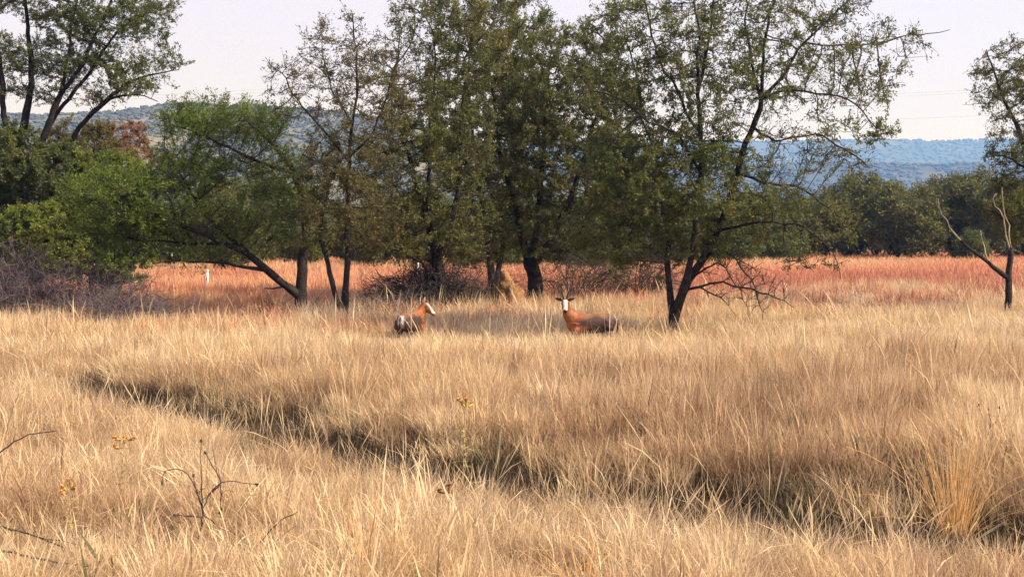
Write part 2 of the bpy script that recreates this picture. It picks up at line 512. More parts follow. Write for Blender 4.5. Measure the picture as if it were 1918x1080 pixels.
LM = 4.7
TREES = True
if TREES:
    # the multi-stemmed thorn tree beside the antelopes
    make_tree('thorn_tree', 'multi-stemmed thorn tree with airy spreading crown beside the side-on antelope', 'tree', 34.8, [
        [(1246, 652, 0, 0.1482), (1262, 600, 0, 0.1248), (1278, 556, 0, 0.1092), (1300, 520, .1, 0.0975), (1330, 470, .2, 0.0897), (1352, 425, .3, 0.0819), (1372, 370, .3, 0.078), (1390, 300, .3, 0.0702), (1412, 235, .2, 0.0624), (1425, 185, .2, 0.05616)],
        [(1425, 185, .2, 0.0429), (1432, 110, 0, 0.039), (1446, 50, -.2, 0.0312), (1455, -25, -.2, 0.0234), (1462, -90, -.2, 0.02)],
        [(1425, 185, .2, 0.039), (1470, 140, .5, 0.0351), (1510, 90, .8, 0.0312), (1560, 40, 1, 0.0234), (1600, -10, 1, 0.01716), (1640, -60, 1, 0.012)],
        [(1510, 90, .8, 0.0234), (1560, 88, 1, 0.0195), (1640, 85, 1.2, 0.02), (1700, 72, 1.2, 0.015), (1775, 57, 1.2, 0.008)],
        [(1425, 185, .2, 0.0312), (1480, 165, -.5, 0.0273), (1540, 168, -.8, 0.02184), (1600, 190, -1, 0.02), (1640, 235, -1, 0.012)],
        [(1412, 235, .2, 0.0312), (1450, 262, -.6, 0.0234), (1520, 250, -1, 0.0195), (1580, 280, -1.2, 0.018), (1620, 310, -1.2, 0.01)],
        [(1385, 320, .3, 0.0351), (1440, 345, .5, 0.0273), (1500, 350, .8, 0.02184), (1540, 380, 1, 0.02), (1580, 430, 1.2, 0.015), (1605, 485, 1.2, 0.006)],
        [(1425, 185, .2, 0.0351), (1405, 120, -.3, 0.0312), (1395, 60, -.4, 0.0234), (1388, -15, -.4, 0.01716), (1380, -80, -.4, 0.012)],
        [(1268, 585, 0, 0.0936), (1285, 520, -.2, 0.0858), (1300, 460, -.3, 0.078), (1310, 400, -.3, 0.0702), (1322, 330, -.4, 0.0624), (1318, 250, -.4, 0.0546), (1310, 180, -.5, 0.0468), (1325, 110, -.5, 0.0351), (1338, 40, -.5, 0.0234), (1345, -40, -.5, 0.02)],
        [(1310, 180, -.5, 0.0351), (1308, 110, -.8, 0.0312), (1305, 40, -1, 0.0234), (1303, -40, -1, 0.018)],
        [(1318, 250, -.4, 0.0351), (1270, 200, .2, 0.0312), (1235, 150, .5, 0.0273), (1220, 80, .7, 0.0234), (1205, 0, .8, 0.02)],
        [(1322, 330, -.4, 0.0312), (1260, 250, -1, 0.0273), (1200, 215, -1.2, 0.0234), (1150, 180, -1.4, 0.02), (1100, 172, -1.4, 0.01)],
        [(1262, 600, 0, 0.0858), (1252, 540, .3, 0.078), (1247, 480, .5, 0.0702), (1245, 430, .6, 0.0624), (1230, 370, .8, 0.0507), (1200, 320, 1, 0.039), (1150, 280, 1.2, 0.0273), (1100, 262, 1.3, 0.02)],
        [(1245, 430, .6, 0.039), (1215, 400, 1, 0.0312), (1165, 370, 1.2, 0.0234), (1115, 362, 1.3, 0.02)],
        [(1230, 370, .8, 0.0351), (1235, 300, 1.2, 0.0312), (1215, 230, 1.3, 0.0234), (1190, 150, 1.2, 0.02), (1168, 60, 1.2, 0.012)],
        [(1290, 536, 0, 0.0312), (1312, 538, -.5, 0.0273), (1350, 526, -.8, 0.0234), (1390, 534, -1, 0.0195), (1440, 550, -1.2, 0.018), (1488, 582, -1.3, 0.007)],
        [(1330, 470, .2, 0.0312), (1365, 470, -.4, 0.02496), (1395, 500, -.8, 0.0195), (1420, 545, -1, 0.018), (1432, 600, -1.1, 0.007)],
        [(1372, 380, .3, .03), (1420, 385, .9, .024), (1470, 410, 1.2, .018), (1500, 455, 1.3, .01), (1512, 500, 1.3, .005)],
        [(1300, 520, .1, .024), (1335, 500, -.6, .02), (1375, 512, -1, .014), (1400, 560, -1.2, .009), (1408, 610, -1.2, .005)],
        [(1312, 538, -.5, .02), (1350, 560, -.9, .014), (1378, 590, -1.1, .005)],
        [(1352, 425, .3, 0.0351), (1420, 415, -.6, 0.02652), (1490, 430, -.9, 0.0195), (1545, 470, -1, 0.015), (1570, 520, -1, 0.006)],
    ], [
        (1205, 340, 130, 120, 2.2, 0, 900, 19), (1330, 350, 110, 110, 2.0, 0, 620, 19), (1430, 390, 100, 90, 1.8, 0, 420, 14),
        (1320, 120, 200, 150, 2.2, 0, 760, 9.5), (1440, 20, 150, 90, 1.8, 0, 300, 6), (1180, 90, 100, 120, 1.6, .6, 340, 12),
        (1560, 120, 180, 105, 1.6, .5, 540, 6.5), (1530, 280, 100, 80, 1.4, 0, 280, 6), (1640, 250, 40, 25, .6, -.8, 50, 22), (1540, 430, 80, 80, 1.2, 0, 320, 10),
        (1400, 530, 80, 55, .9, -.8, 240, 0), (1360, 470, 60, 40, .9, -.2, 130, 2), (1500, 470, 60, 50, .9, .8, 110, 3), (1220, 455, 70, 60, 1.2, .4, 200, 17), (1140, 430, 90, 70, 1.5, .8, 300, 19), (1320, 455, 70, 40, 1.2, .3, 130, 14),
    ], 'leaf_light', seed=11, leaf=.082, twig_len=.36)

    # round dense tree, right of the mound
    make_tree('thorn_tree', 'broad dense olive tree with thick forked bole right of the termite mound', 'tree', 46, [
        [(1003, 612, 0, .26), (1002, 560, 0, .24), (1000, 520, 0, .22), (992, 485, 0, .2)],
        [(992, 485, 0, .14), (978, 450, .3, .12), (965, 400, .4, .1), (950, 340, .4, .08), (935, 280, .3, .06), (925, 200, .3, .045), (915, 130, .3, .03)],
        [(995, 490, 0, .14), (1018, 470, -.3, .12), (1045, 420, -.5, .1), (1070, 360, -.5, .085), (1090, 300, -.6, .07), (1110, 240, -.6, .055), (1130, 180, -.6, .04), (1140, 130, -.6, .03)],
        [(992, 485, 0, .11), (1005, 430, .2, .1), (1015, 350, .3, .08), (1020, 270, .4, .06), (1025, 190, .4, .04), (1030, 110, .4, .03)],
        [(1045, 420, -.5, .06), (1100, 400, .5, .05), (1150, 390, .8, .04), (1190, 412, 1, .03)],
        [(1018, 470, -.3, .06), (1060, 470, -1, .04), (1100, 490, -1.3, .025), (1130, 525, -1.5, .01)],
    ], [
        (1050, 250, 150, 180, 2.8, 0, 1800, 18), (1120, 340, 110, 100, 2.3, 0, 750, 18), (960, 370, 100, 100, 2, 0, 600, 18), (1050, 430, 150, 55, 2, 0, 520, 16), (1070, 472, 110, 30, 1.6, -.3, 260, 8), (1140, 458, 90, 42, 1.6, 0, 240, 18), (1090, 200, 130, 120, 2.2, 0, 600, 16), (1010, 120, 120, 80, 2, 0, 450, 14), (1090, 150, 100, 110, 1.8, 0, 420, 14), (1110, 505, 90, 40, 1.2, -1, 200, 1.2),
    ], 'leaf_olive', seed=12, leaf=.086)

    make_tree('thorn_tree', 'slender twin-stemmed tree standing just behind the termite mound', 'tree', 50, [
        [(925, 594, 0, .15), (921, 540, 0, .13), (916, 490, 0, .11), (902, 420, 0, .095), (890, 340, 0, .08), (880, 260, 0, .06), (872, 180, 0, .04), (868, 110, 0, .03)],
        [(923, 555, 0, .11), (934, 500, .1, .1), (945, 430, .2, .085), (952, 350, .2, .07), (955, 270, .2, .05), (960, 180, .2, .03)],
        [(902, 420, 0, .06), (870, 380, -.6, .04), (845, 350, -.8, .03), (830, 320, -.8, .02)],
    ], [(890, 230, 110, 180, 2.5, 0, 1200, 17), (960, 210, 90, 170, 2.2, 0, 800, 17), (900, 430, 110, 55, 1.8, 0, 480, 15), (890, 475, 90, 35, 1.4, 0, 220, 8), (930, 50, 110, 80, 2, 0, 420, 15)], 'leaf_olive', seed=13, leaf=.09)

    make_tree('thorn_tree', 'tall dark-trunked tree forking in a V above the brush pile', 'tree', 43, [
        [(829, 620, 0, .2), (827, 560, 0, .175), (824, 520, 0, .165), (818, 485, 0, .16)],
        [(818, 485, 0, .1), (805, 440, .2, .09), (790, 390, .2, .08), (775, 330, .3, .065), (760, 270, .3, .05), (745, 200, .3, .035), (735, 130, .3, .02)],
        [(805, 440, .2, .07), (800, 370, -.3, .065), (805, 300, -.4, .055), (810, 230, -.4, .04), (815, 150, -.4, .03), (815, 70, -.4, .02)],
        [(820, 487, 0, .115), (840, 440, -.2, .1), (852, 390, -.2, .09), (862, 330, -.3, .075), (865, 260, -.3, .06), (870, 190, -.3, .045), (880, 110, -.3, .03), (890, 30, -.3, .02)],
        [(823, 525, 0, .05), (795, 500, -.5, .045), (765, 475, -.8, .04), (730, 460, -1, .035), (690, 440, -1.2, .025), (650, 425, -1.3, .012)],
    ], [
        (820, 240, 120, 160, 2.6, 0, 1250, 17), (850, 80, 120, 110, 2.2, 0, 620, 12), (765, 110, 80, 110, 1.8, 0, 360, 7), (790, 400, 110, 65, 2, 0, 420, 15), (735, 320, 70, 80, 1.5, 0, 300, 14), (720, 455, 90, 45, 1.2, -1, 220, 7), (770, 455, 100, 42, 1.5, 0, 300, 14), (850, 465, 70, 35, 1.4, .3, 200, 11), (880, 400, 60, 60, 1.5, 0, 180, 14),
    ], 'leaf_olive', seed=14, leaf=.086)

    make_tree('thorn_tree', 'thin two-stemmed tree with sparse brownish leaves and bare upper twigs', 'tree', 38.5, [
        [(642, 645, 0, .13), (643, 590, 0, .115)],
        [(643, 590, 0, .09), (648, 540, 0, .085), (652, 480, 0, .08), (650, 420, .1, .07), (652, 350, .1, .06), (655, 290, .1, .05), (660, 230, .1, .04), (665, 160, .1, .03), (660, 90, .1, .02), (655, 25, .1, .01)],
        [(643, 590, 0, .075), (630, 558, -.1, .07), (618, 510, -.1, .065), (607, 460, -.2, .055), (600, 430, -.2, .05), (612, 370, -.3, .04), (622, 320, -.3, .02)],
        [(652, 300, .1, .035), (610, 250, .3, .03), (575, 215, .4, .025), (545, 180, .5, .018), (520, 140, .5, .012), (495, 105, .5, .006)],
        [(655, 290, .1, .035), (690, 250, -.3, .03), (715, 190, -.4, .022), (735, 130, -.5, .015), (750, 80, -.5, .008)],
        [(660, 230, .1, .028), (630, 160, .3, .02), (610, 100, .4, .013), (600, 55, .4, .007)],
        [(652, 350, .1, .03), (600, 300, -.5, .024), (565, 290, -.8, .014)],
    ], [
        (640, 150, 110, 130, 1.8, 0, 620, 4.5), (545, 170, 60, 70, 1.2, .3, 200, 1.8), (700, 190, 80, 110, 1.6, -.2, 360, 6), (650, 320, 100, 80, 1.7, 0, 400, 10), (620, 420, 100, 60, 1.4, 0, 300, 14), (690, 420, 80, 60, 1.4, 0, 240, 14),
    ], 'leaf_brown', seed=15, leaf=.082)

    make_tree('umbrella_thorn', 'feathery green thorn tree whose long low limb leans out to one side', 'tree', 41, [
        [(562, 630, 0, .21), (562, 570, 0, .185), (568, 520, 0, .16), (572, 470, 0, .14), (575, 420, .1, .12), (570, 370, .2, .1), (550, 320, .2, .08), (520, 280, .3, .06), (490, 250, .3, .04), (460, 225, .3, .025)],
        [(560, 560, 0, .12), (535, 535, -.2, .11), (500, 505, -.4, .1), (460, 475, -.6, .09), (420, 455, -.8, .08), (370, 430, -.9, .06), (310, 405, -1, .045), (250, 385, -1, .03), (190, 370, -1, .016)],
        [(460, 475, -.6, .07), (420, 430, .3, .06), (380, 390, .5, .05), (350, 350, .6, .035), (325, 310, .6, .02)],
        [(500, 505, -.4, .05), (440, 500, -.8, .04), (380, 495, -1, .03), (330, 490, -1, .02), (290, 494, -1, .01)],
        [(420, 455, -.8, .05), (370, 455, -.2, .04), (300, 450, .2, .03), (230, 440, .4, .018)],
        [(575, 420, .1, .07), (600, 370, -.2, .06), (620, 330, -.2, .04), (640, 300, -.2, .02)],
        [(550, 320, .2, .05), (480, 300, -.6, .04), (420, 270, -.8, .03), (360, 245, -.8, .02), (320, 235, -.8, .012)],
        [(535, 535, -.2, .03), (510, 540, -.6, .024), (495, 538, -.8, .012)],
    ], [
        (235, 370, 125, 50, 2.2, -.9, 620, 17), (250, 425, 130, 32, 2.0, -.6, 380, 15), (370, 320, 90, 45, 2, 0, 330, 15), (400, 405, 90, 35, 1.6, -.4, 170, 9), (410, 235, 115, 38, 2.2, 0, 420, 15), (510, 240, 70, 42, 1.8, 0, 240, 13), (540, 330, 90, 70, 2, 0, 360, 9), (500, 420, 110, 40, 1.8, 0, 230, 7), (350, 488, 90, 10, 1.2, -1, 90, 6), (560, 440, 80, 35, 1.4, .3, 160, 7),
    ], 'leaf_green', seed=16, leaf=.1, flat=.3, aspect=.2, lspread=.04, up=.55, trop=(0, 0, .05), twig_len=.55, twig_n=4, clump=.8)

    make_tree('umbrella_thorn', 'large tall umbrella thorn with fanned bare limbs and layered flat crown', 'tree', 52, [
        [(28, 590, 0, .34), (28, 520, 0, .3), (32, 450, 0, .27), (38, 390, 0, .25)],
        [(38, 390, 0, .18), (34, 330, .2, .16), (40, 260, .2, .14), (55, 180, .3, .12), (60, 100, .3, .09), (48, 20, .3, .06), (40, -60, .3, .04)],
        [(38, 390, 0, .16), (60, 330, -.2, .13), (85, 250, -.3, .11), (118, 180, -.4, .09), (160, 120, -.4, .07), (190, 60, -.4, .05), (215, -5, -.4, .035), (240, -60, -.4, .02)],
        [(45, 370, .3, .13), (110, 300, .5, .1), (161, 222, .6, .085), (222, 167, .6, .065), (272, 142, .6, .04), (335, 130, .6, .015)],
        [(60, 330, -.2, .09), (95, 222, .8, .08), (128, 183, 1, .07), (167, 133, 1.2, .06), (192, 95, 1.2, .05), (228, 50, 1.2, .035), (285, 15, 1.2, .018)],
        [(34, 330, .2, .13), (10, 230, -.5, .11), (0, 140, -.8, .09), (-20, 40, -1, .06), (-40, -50, -1, .03)],
        [(161, 222, .6, .05), (215, 185, -.4, .04), (260, 178, -.7, .025), (295, 190, -.8, .012)],
        [(118, 180, -.4, .055), (128, 110, -1, .05), (135, 50, -1.2, .04), (150, -20, -1.2, .025)],
        [(38, 390, 0, .12), (-30, 300, .5, .09), (-90, 200, .8, .06), (-140, 110, 1, .03)],
    ], [
        (180, 50, 140, 36, 2.4, 0, 620, 17), (60, 30, 120, 55, 2.6, 0, 560, 18), (270, 20, 70, 32, 1.8, .5, 280, 16), (265, 118, 75, 20, 1.5, .6, 220, 15), (200, 120, 90, 26, 1.8, .3, 280, 13), (50, 115, 90, 35, 2.2, 0, 280, 14),
        (120, -55, 210, 50, 3, 0, 560, 26), (250, 165, 60, 14, 1.2, -.2, 110, 18), (-80, 60, 100, 60, 2.4, .6, 330, 24), (80, 190, 70, 30, 1.6, 0, 150, 10), (20, 90, 90, 60, 2, -.5, 330, 14), (110, 125, 90, 35, 2, 0, 260, 13), (10, 180, 70, 45, 1.8, 0, 200, 11), (175, 185, 100, 22, 1.6, .3, 190, 9),
    ], 'leaf_acacia', seed=17, leaf=.105, flat=.45, aspect=.22, up=.4, step=.24, dk=.4, twig_len=.5, clump=.9)

    make_tree('thorn_tree', 'dark fine-twigged tree with small sparse leaves behind the pale-stemmed sapling', 'tree', 44, [
        [(1968, 618, 0, .2), (1965, 540, 0, .18), (1955, 470, 0, .16), (1945, 400, 0, .14), (1925, 330, 0, .1), (1905, 260, 0, .07), (1880, 190, 0, .045), (1862, 130, 0, .03), (1850, 95, 0, .012)],
        [(1945, 400, 0, .1), (1950, 300, .3, .08), (1945, 200, .4, .06), (1930, 120, .4, .03), (1920, 80, .4, .015)],
        [(1955, 470, 0, .09), (1910, 430, -.6, .06), (1870, 400, -.9, .04), (1840, 390, -1, .02)],
        [(1950, 300, .3, .07), (1990, 220, .4, .06), (2030, 130, .4, .03)],
        [(1925, 330, 0, .04), (1890, 300, -.4, .03), (1860, 290, -.5, .015)],
    ], [(1890, 160, 80, 90, 1.8, 0, 480, 6), (1980, 160, 90, 110, 2, 0, 350, 14), (1900, 290, 55, 60, 1.5, 0, 240, 11), (1910, 400, 70, 60, 1.6, -.2, 330, 22), (1975, 400, 80, 80, 1.8, 0, 280, 22)], 'leaf_far', seed=18, leaf=.082)

    make_tree('sapling', 'leafless forked sapling with blackened base and pale upper stems', 'sapling', 40, [
        [(1886, 632, 0, .095), (1887, 560, 0, .085), (1885, 520, 0, .08), (1893, 462, 0, .065)],
        [(1893, 462, 0, .024), (1890, 425, .05, .02), (1884, 390, .1, .016), (1878, 352, .1, .012)],
        [(1892, 470, 0, .022), (1884, 430, -.1, .02), (1872, 385, -.15, .016), (1866, 362, -.15, .008)],
        [(1885, 522, 0, .06), (1850, 490, -.2, .05), (1815, 466, -.3, .042), (1800, 450, -.3, .035)],
        [(1803, 452, -.3, .022), (1785, 430, -.3, .018), (1770, 402, -.3, .014), (1758, 372, -.3, .008)],
        [(1850, 490, -.2, .022), (1840, 455, .1, .014), (1836, 430, .2, .006)],
    ], [(1840, 460, 30, 25, .5, 0, 14, 0)], 'leaf_far', seed=19, twig_n=2, limbmats={1: 'pale_bark', 2: 'pale_bark', 4: 'pale_bark', 5: 'pale_bark'})

# bushes and other background trees: stems from one foot out to leafy lobes
def auto_tree(name, label, cat, px, Y, envs, leafmat, stems=5, r=.07, group=None, seed=1, foot=None, spread=.25, **kw):
    rg = random.Random(seed)
    x0 = at(px, 500, Y).x
    zg = float(gz(x0, Y))
    gpy = 430 + CAMH * F / Y
    limbs = [[(px, gpy, 0, r * 1.3), (px + rg.uniform(-4, 4), gpy - 0.35 * F / Y, 0, r * 1.15)]]
    for k in range(stems):
        e = envs[k % len(envs)]
        tx, ty = e[0] + rg.uniform(-.45, .45) * e[2], e[1] + rg.uniform(-.2, .55) * e[3]
        td = e[5] + rg.uniform(-.5, .5) * e[4]
        bx, by = limbs[0][1][0], limbs[0][1][1]
        m1 = (bx + (tx - bx) * .3 + rg.uniform(-8, 8), by + (ty - by) * .42, td * .3, r * .75)
        m2 = (bx + (tx - bx) * .65 + rg.uniform(-8, 8), by + (ty - by) * .75, td * .65, r * .5)
        limbs.append([(bx, by, 0, r * .8), m1, m2, (tx, ty, td, r * .22)])
    return make_tree(name, label, cat, Y, limbs, envs, leafmat, group=group, seed=seed, **kw)

if TREES:
    auto_tree('leafy_bush', 'dark olive bush crowding the foot of the large umbrella thorn', 'bush', 20, 50, [(30, 400, 130, 75, 2.2, 0, 700, 26), (0, 300, 90, 90, 2, 0, 420, 24), (110, 330, 80, 70, 2, 0, 360, 22), (30, 490, 130, 50, 2, 0, 360, 22)], 'leaf_acacia', 6, .08, seed=31, leaf=.12)
    auto_tree('leafy_bush', 'yellow-green drooping bush above the grey bare brush', 'bush', 85, 46.5, [(85, 425, 90, 50, 1.6, 0, 520, 30), (40, 450, 60, 40, 1.4, 0, 240, 28), (85, 490, 90, 40, 1.4, 0, 220, 22)], 'leaf_lime', 5, .05, seed=32, leaf=.1)
    auto_tree('leafy_bush', 'fresh light green shrub rising behind the leaning low limb', 'bush', 165, 49, [(165, 350, 70, 75, 1.6, 0, 520, 26), (230, 330, 60, 50, 1.4, 0, 260, 24)], 'leaf_lime', 5, .05, seed=33, leaf=.11)
    auto_tree('leafy_bush', 'grey-green half bare bush below the fanned limbs', 'bush', 150, 60, [(150, 265, 80, 45, 2, 0, 300, 14), (130, 340, 110, 70, 2.2, 0, 380, 16)], 'leaf_brown', 6, .06, seed=34, leaf=.11)
    auto_tree('autumn_tree', 'rusty orange autumn tree beyond the green bushes', 'tree', 245, 78, [(245, 262, 50, 40, 2, 0, 340, 22), (205, 262, 35, 35, 1.8, 0, 160, 16), (290, 290, 25, 25, 1.2, 0, 90, 16)], 'leaf_rust', 5, .08, seed=35, leaf=.14, step=.3, dk=.45)
    auto_tree('leafy_bush', 'deep green bush under the feathery leaning limb', 'bush', 215, 48, [(215, 430, 110, 50, 1.8, 0, 520, 26), (200, 500, 90, 40, 1.6, 0, 240, 20)], 'leaf_green', 5, .05, seed=36, leaf=.1)

# the far treeline: three grown trees, copied
def copy_tree(o, parent=None):
    c = o.copy(); COL.objects.link(c); c.parent = parent
    for ch in list(o.children): copy_tree(ch, c)
    return c

if TREES:
    FL = ['rounded dark green tree in the treeline beyond the red field', 'broad olive tree in the treeline beyond the red field', 'low thin yellowish bush in the treeline beyond the red field']
    protos = []
    YF = 120.0
    specs = [([(0, 4.2, 2.6, 2.3, 2.4), (1.4, 3.2, 1.8, 1.8, 1.8), (-1.5, 3.0, 1.7, 1.8, 1.8), (0, 1.9, 2.4, 1.2, 2)], 'leaf_far'),
             ([(0, 4.6, 3.2, 1.8, 2.8), (2.0, 3.4, 1.8, 1.6, 1.8), (-1.8, 3.6, 2.0, 1.5, 1.8), (.4, 2.2, 2.8, 1.2, 2)], 'leaf_olive'),
             ([(0, 2.4, 1.6, 1.6, 1.6), (1.0, 1.8, 1.1, 1.2, 1.1), (-.9, 1.5, 1.2, 1.1, 1.1)], 'leaf_acacia')]
    for k, (lobes, lm) in enumerate(specs):
        s = F / YF
        gpy = 430 + CAMH * s
        envs = [(959 + x * s, gpy - z * s, rx * s, rz * s, ry, 0, 230, 15) for x, z, rx, rz, ry in lobes]
        protos.append(auto_tree('treeline_tree', FL[k], 'tree', 959, YF, envs, lm, 6, .11 if k < 2 else .05, group=FL[k].split(' in the')[0].replace('bush', 'bushe') + 's along the far treeline', seed=41 + k, leaf=.24, lspread=.2, step=.34, dk=.5, twig_n=2, twig_len=.6, tip=.012, di=2.4))
    spots = []   # (photo px, kind, distance, scale)
    rr = random.Random(5)
    for px, k, Y, s in [(1440, 1, 118, .95), (1500, 0, 122, .9), (1545, 1, 116, .85), (1590, 0, 118, 1.05), (1640, 1, 121, 1.0), (1690, 0, 115, 1.08), (1745, 1, 120, 1.02), (1790, 0, 118, 1.06), (1845, 1, 116, 1.04), (1895, 0, 119, 1.1), (1945, 1, 117, 1.1), (2010, 0, 121, 1.1),
                        (1470, 2, 110, 1.0), (1420, 2, 112, 1.2), (1820, 2, 110, .7)]:
        spots.append((px, k, Y, s))
    for px in range(-90, 1420, 62):
        spots.append((px + rr.uniform(-20, 20), rr.choice([0, 1, 1, 0, 2]), rr.uniform(112, 128), rr.uniform(.75, 1.05)))
    for px in range(-60, 1400, 120):
        spots.append((px + rr.uniform(-40, 40), 2, rr.uniform(98, 112), rr.uniform(.7, 1.1)))
    for px in range(270, 1290, 74):
        spots.append((px + rr.uniform(-25, 25), rr.choice([0, 1, 1, 2]), rr.uniform(84, 102), rr.uniform(.5, .72)))
    first = [True] * 3
    for px, k, Y, s in spots:
        o = protos[k] if first[k] else copy_tree(protos[k]); first[k] = False
        X = (px - 959) / F * Y
        o.location = (X, Y, float(gz(X, Y)))
        o.rotation_euler = (0, 0, rr.uniform(0, 6.28)); o.scale = (s * rr.uniform(.8, 1.2), s * rr.uniform(.85, 1.1), s * rr.uniform(.85, 1.1))

# ------------------------------------------------------------------ bare brush
def brush(name, label, px, Y, w, h, n, mat, seed, group=None, depth=None, r=.012, droop=.35, cat='shrub'):
    """a tangle of leafless stems springing from one patch; w, h in metres"""
    rg = np.random.default_rng(seed)
    x0 = at(px, 500, Y).x
    base = Vector((x0, Y, float(gz(x0, Y))))
    J = Join()
    dep = depth or w * .6
    stems = []
    for i in range(n):
        a = rg.uniform(0, 2 * math.pi); q = rg.uniform(0, 1) ** .5
        p = np.array([math.cos(a) * q * w * .3, math.sin(a) * q * dep * .3, -0.05])
        d = unit(np.array([math.cos(a) * w * .5 * rg.uniform(.3, 1.2), math.sin(a) * dep * .5 * rg.uniform(.3, 1.2), h * rg.uniform(.6, 1.1)]))
        L = h * rg.uniform(.6, 1.25); ns = 7; st = L / ns
        pts = [p]
        for k in range(ns):
            d = unit(d + rg.normal(0, .2, 3) + np.array([d[0] * .06, d[1] * .06, -droop * (k / ns) ** 2]))
            p = p + d * st; pts.append(p)
            if k > 1:
                for _ in range(2 if k > 3 else 1):
                    if rg.uniform() < .8:
                        stems.append((p, unit(d * .6 + rg.normal(0, .65, 3) + np.array([0, 0, .05])), L * rg.uniform(.18, .45), r * .5))
        pts = np.array(pts); rr_ = np.linspace(r * 1.3, r * .45, len(pts)) * rg.uniform(.7, 1.5)
        J.add(*prisms(pts[:-1], pts[1:], rr_[:-1], rr_[1:], 3))
    if stems:
        S = np.array([s[0] for s in stems]); D = np.array([s[1] for s in stems]); L = np.array([s[2] for s in stems])[:, None]; R_ = np.array([s[3] for s in stems])
        Mi = S + D * L * .5; D2 = unit(D + rg.normal(0, .4, D.shape) + np.array([0, 0, -droop * .5])); E = Mi + D2 * L * .5
        J.add(*prisms(S, Mi, R_, R_ * .8, 3)); J.add(*prisms(Mi, E, R_ * .8, R_ * .35, 3))
        for _ in range(2):
            t = rg.uniform(.2, 1, (len(S), 1)); S3 = S + (E - S) * t; D3 = unit(D2 + rg.normal(0, .8, D.shape)); E3 = S3 + D3 * L * .4
            J.add(*prisms(S3, E3, R_ * .6, R_ * .3, 3))
    root = empty(name, base); tag(root, label, cat, group)
    tag(obj('twigs', J.mesh('twigs', M[mat]), root), kind='stuff')
    return root

GB = 'bare grey shrubs at the meadow edge'
brush('bare_shrub', 'tallest grey-purple leafless shrub under the yellow-green bush', 70, 39.8, 2.6, 2.15, 150, 'dead_twig', 51, GB)
brush('bare_shrub', 'grey-purple leafless shrub at the foot of the umbrella thorn', -20, 39.6, 2.4, 2.0, 120, 'dead_twig', 52, GB)
brush('bare_shrub', 'leafless grey shrub between the tall bare brush and the red grass', 165, 39.9, 2.4, 1.8, 140, 'dead_twig', 53, GB)
brush('bare_shrub', 'low rounded heap of grey bare twigs beside the orange grass', 275, 37.5, 2.1, 1.35, 140, 'dead_twig', 54, GB, droop=.7)
brush('bare_shrub', 'low leafless shrub in front of the tall grey brush', 215, 38.4, 1.9, 1.5, 110, 'dead_twig', 55, GB, droop=.6)
brush('brush_pile', 'dense dark mound of brush beside the V-forked trunk', 802, 43.6, 1.7, 1.7, 380, 'dark_twig', 56, droop=.6, r=.02, cat='brush')
brush('bare_shrub', 'dark twiggy shrub between the V-forked tree and the termite mound', 885, 44.5, 1.5, 1.45, 170, 'dark_twig', 57, r=.009)
brush('bare_shrub', 'small bare shrub at the foot of the thin two-stemmed tree', 612, 40.5, .9, 1.0, 45, 'dead_twig', 58)
brush('bare_shrub', 'thin bare shrub behind the turned antelope', 725, 41, 1.4, 1.25, 55, 'dead_twig', 59)
brush('bare_shrub', 'low dark twigs at the foot of the feathery leaning tree', 535, 39.8, .9, 1.0, 45, 'dark_twig', 60)
brush('bare_shrub', 'upright bare shrub under the broad dense tree', 1085, 49, 2.0, 2.2, 70, 'dark_twig', 61, droop=.6)
brush('bare_shrub', 'dark bushy shrub behind the stems of the multi-stemmed tree', 1195, 52, 1.6, 2.3, 110, 'dark_twig', 62, droop=.5)
brush('bare_shrub', 'sparse grey shrub in the shaded grass near the sapling', 1640, 42, 1.8, .95, 50, 'dead_twig', 63)

# ------------------------------------------------------------------ termite mound
def mound():
    px, Y = 957, 44.2
    x0 = at(px, 500, Y).x
    h, R0 = 1.55, .68
    nu, nv = 40, 22
    V = []
    for j in range(nv + 1):
        t = j / nv
        for i in range(nu):
            a = i / nu * 2 * math.pi
            r = R0 * (1 - t) ** .72 * (1 + .25 * math.cos(a) * (1 - t))
            p = Vector((math.cos(a) * r - .22 * t * t * 1.0, math.sin(a) * r, h * t ** .9))
            nn = mnoise.fractal(p * 2.3 + Vector((3, 1, 7)), .8, 2.1, 4)
            k = .13 * nn
            V.append((p.x + math.cos(a) * k, p.y + math.sin(a) * k, p.z + k * .4 - .06))
    Fq = [[j * nu + i, j * nu + (i + 1) % nu, (j + 1) * nu + (i + 1) % nu, (j + 1) * nu + i] for j in range(nv) for i in range(nu)]
    m = noisy('termite_earth', [(.3, (.17, .085, .035)), (.7, (.30, .165, .075))], 4, bump=.7, bscale=16)
    o = obj('termite_mound', mesh_np('termite_mound', V, [np.array(Fq)], m, smooth=True), loc=(x0, Y, float(gz(x0, Y))))
    tag(o, 'lumpy brown earth termite mound between the tree trunks', 'termite mound')
mound()

# ------------------------------------------------------------------ antelopes
def loft(rings, sides=14):
    """rings: (centre, axis direction, half width, half height) -> closed skin; 'up' across the axis"""
    V = []
    for c, d, hw, hh in rings:
        d = Vector(d).normalized()
        side = Vector((0, 0, 1)).cross(d)
        if side.length < .15: side = Vector((0, 1, 0))
        side.normalize(); upv = d.cross(side)
        for k in range(sides):
            a = k / sides * 2 * math.pi
            V.append(np.array(Vector(c) + side * math.cos(a) * hw + upv * math.sin(a) * hh))
    n = len(rings); k = np.arange(sides); k2 = (k + 1) % sides
    Fq = np.concatenate([np.stack([i * sides + k, i * sides + k2, (i + 1) * sides + k2, (i + 1) * sides + k], -1) for i in range(n - 1)])
    caps = [np.array([[j for j in reversed(range(sides))]]), np.array([[(n - 1) * sides + j for j in range(sides)]])]
    return np.array(V), [Fq] + caps

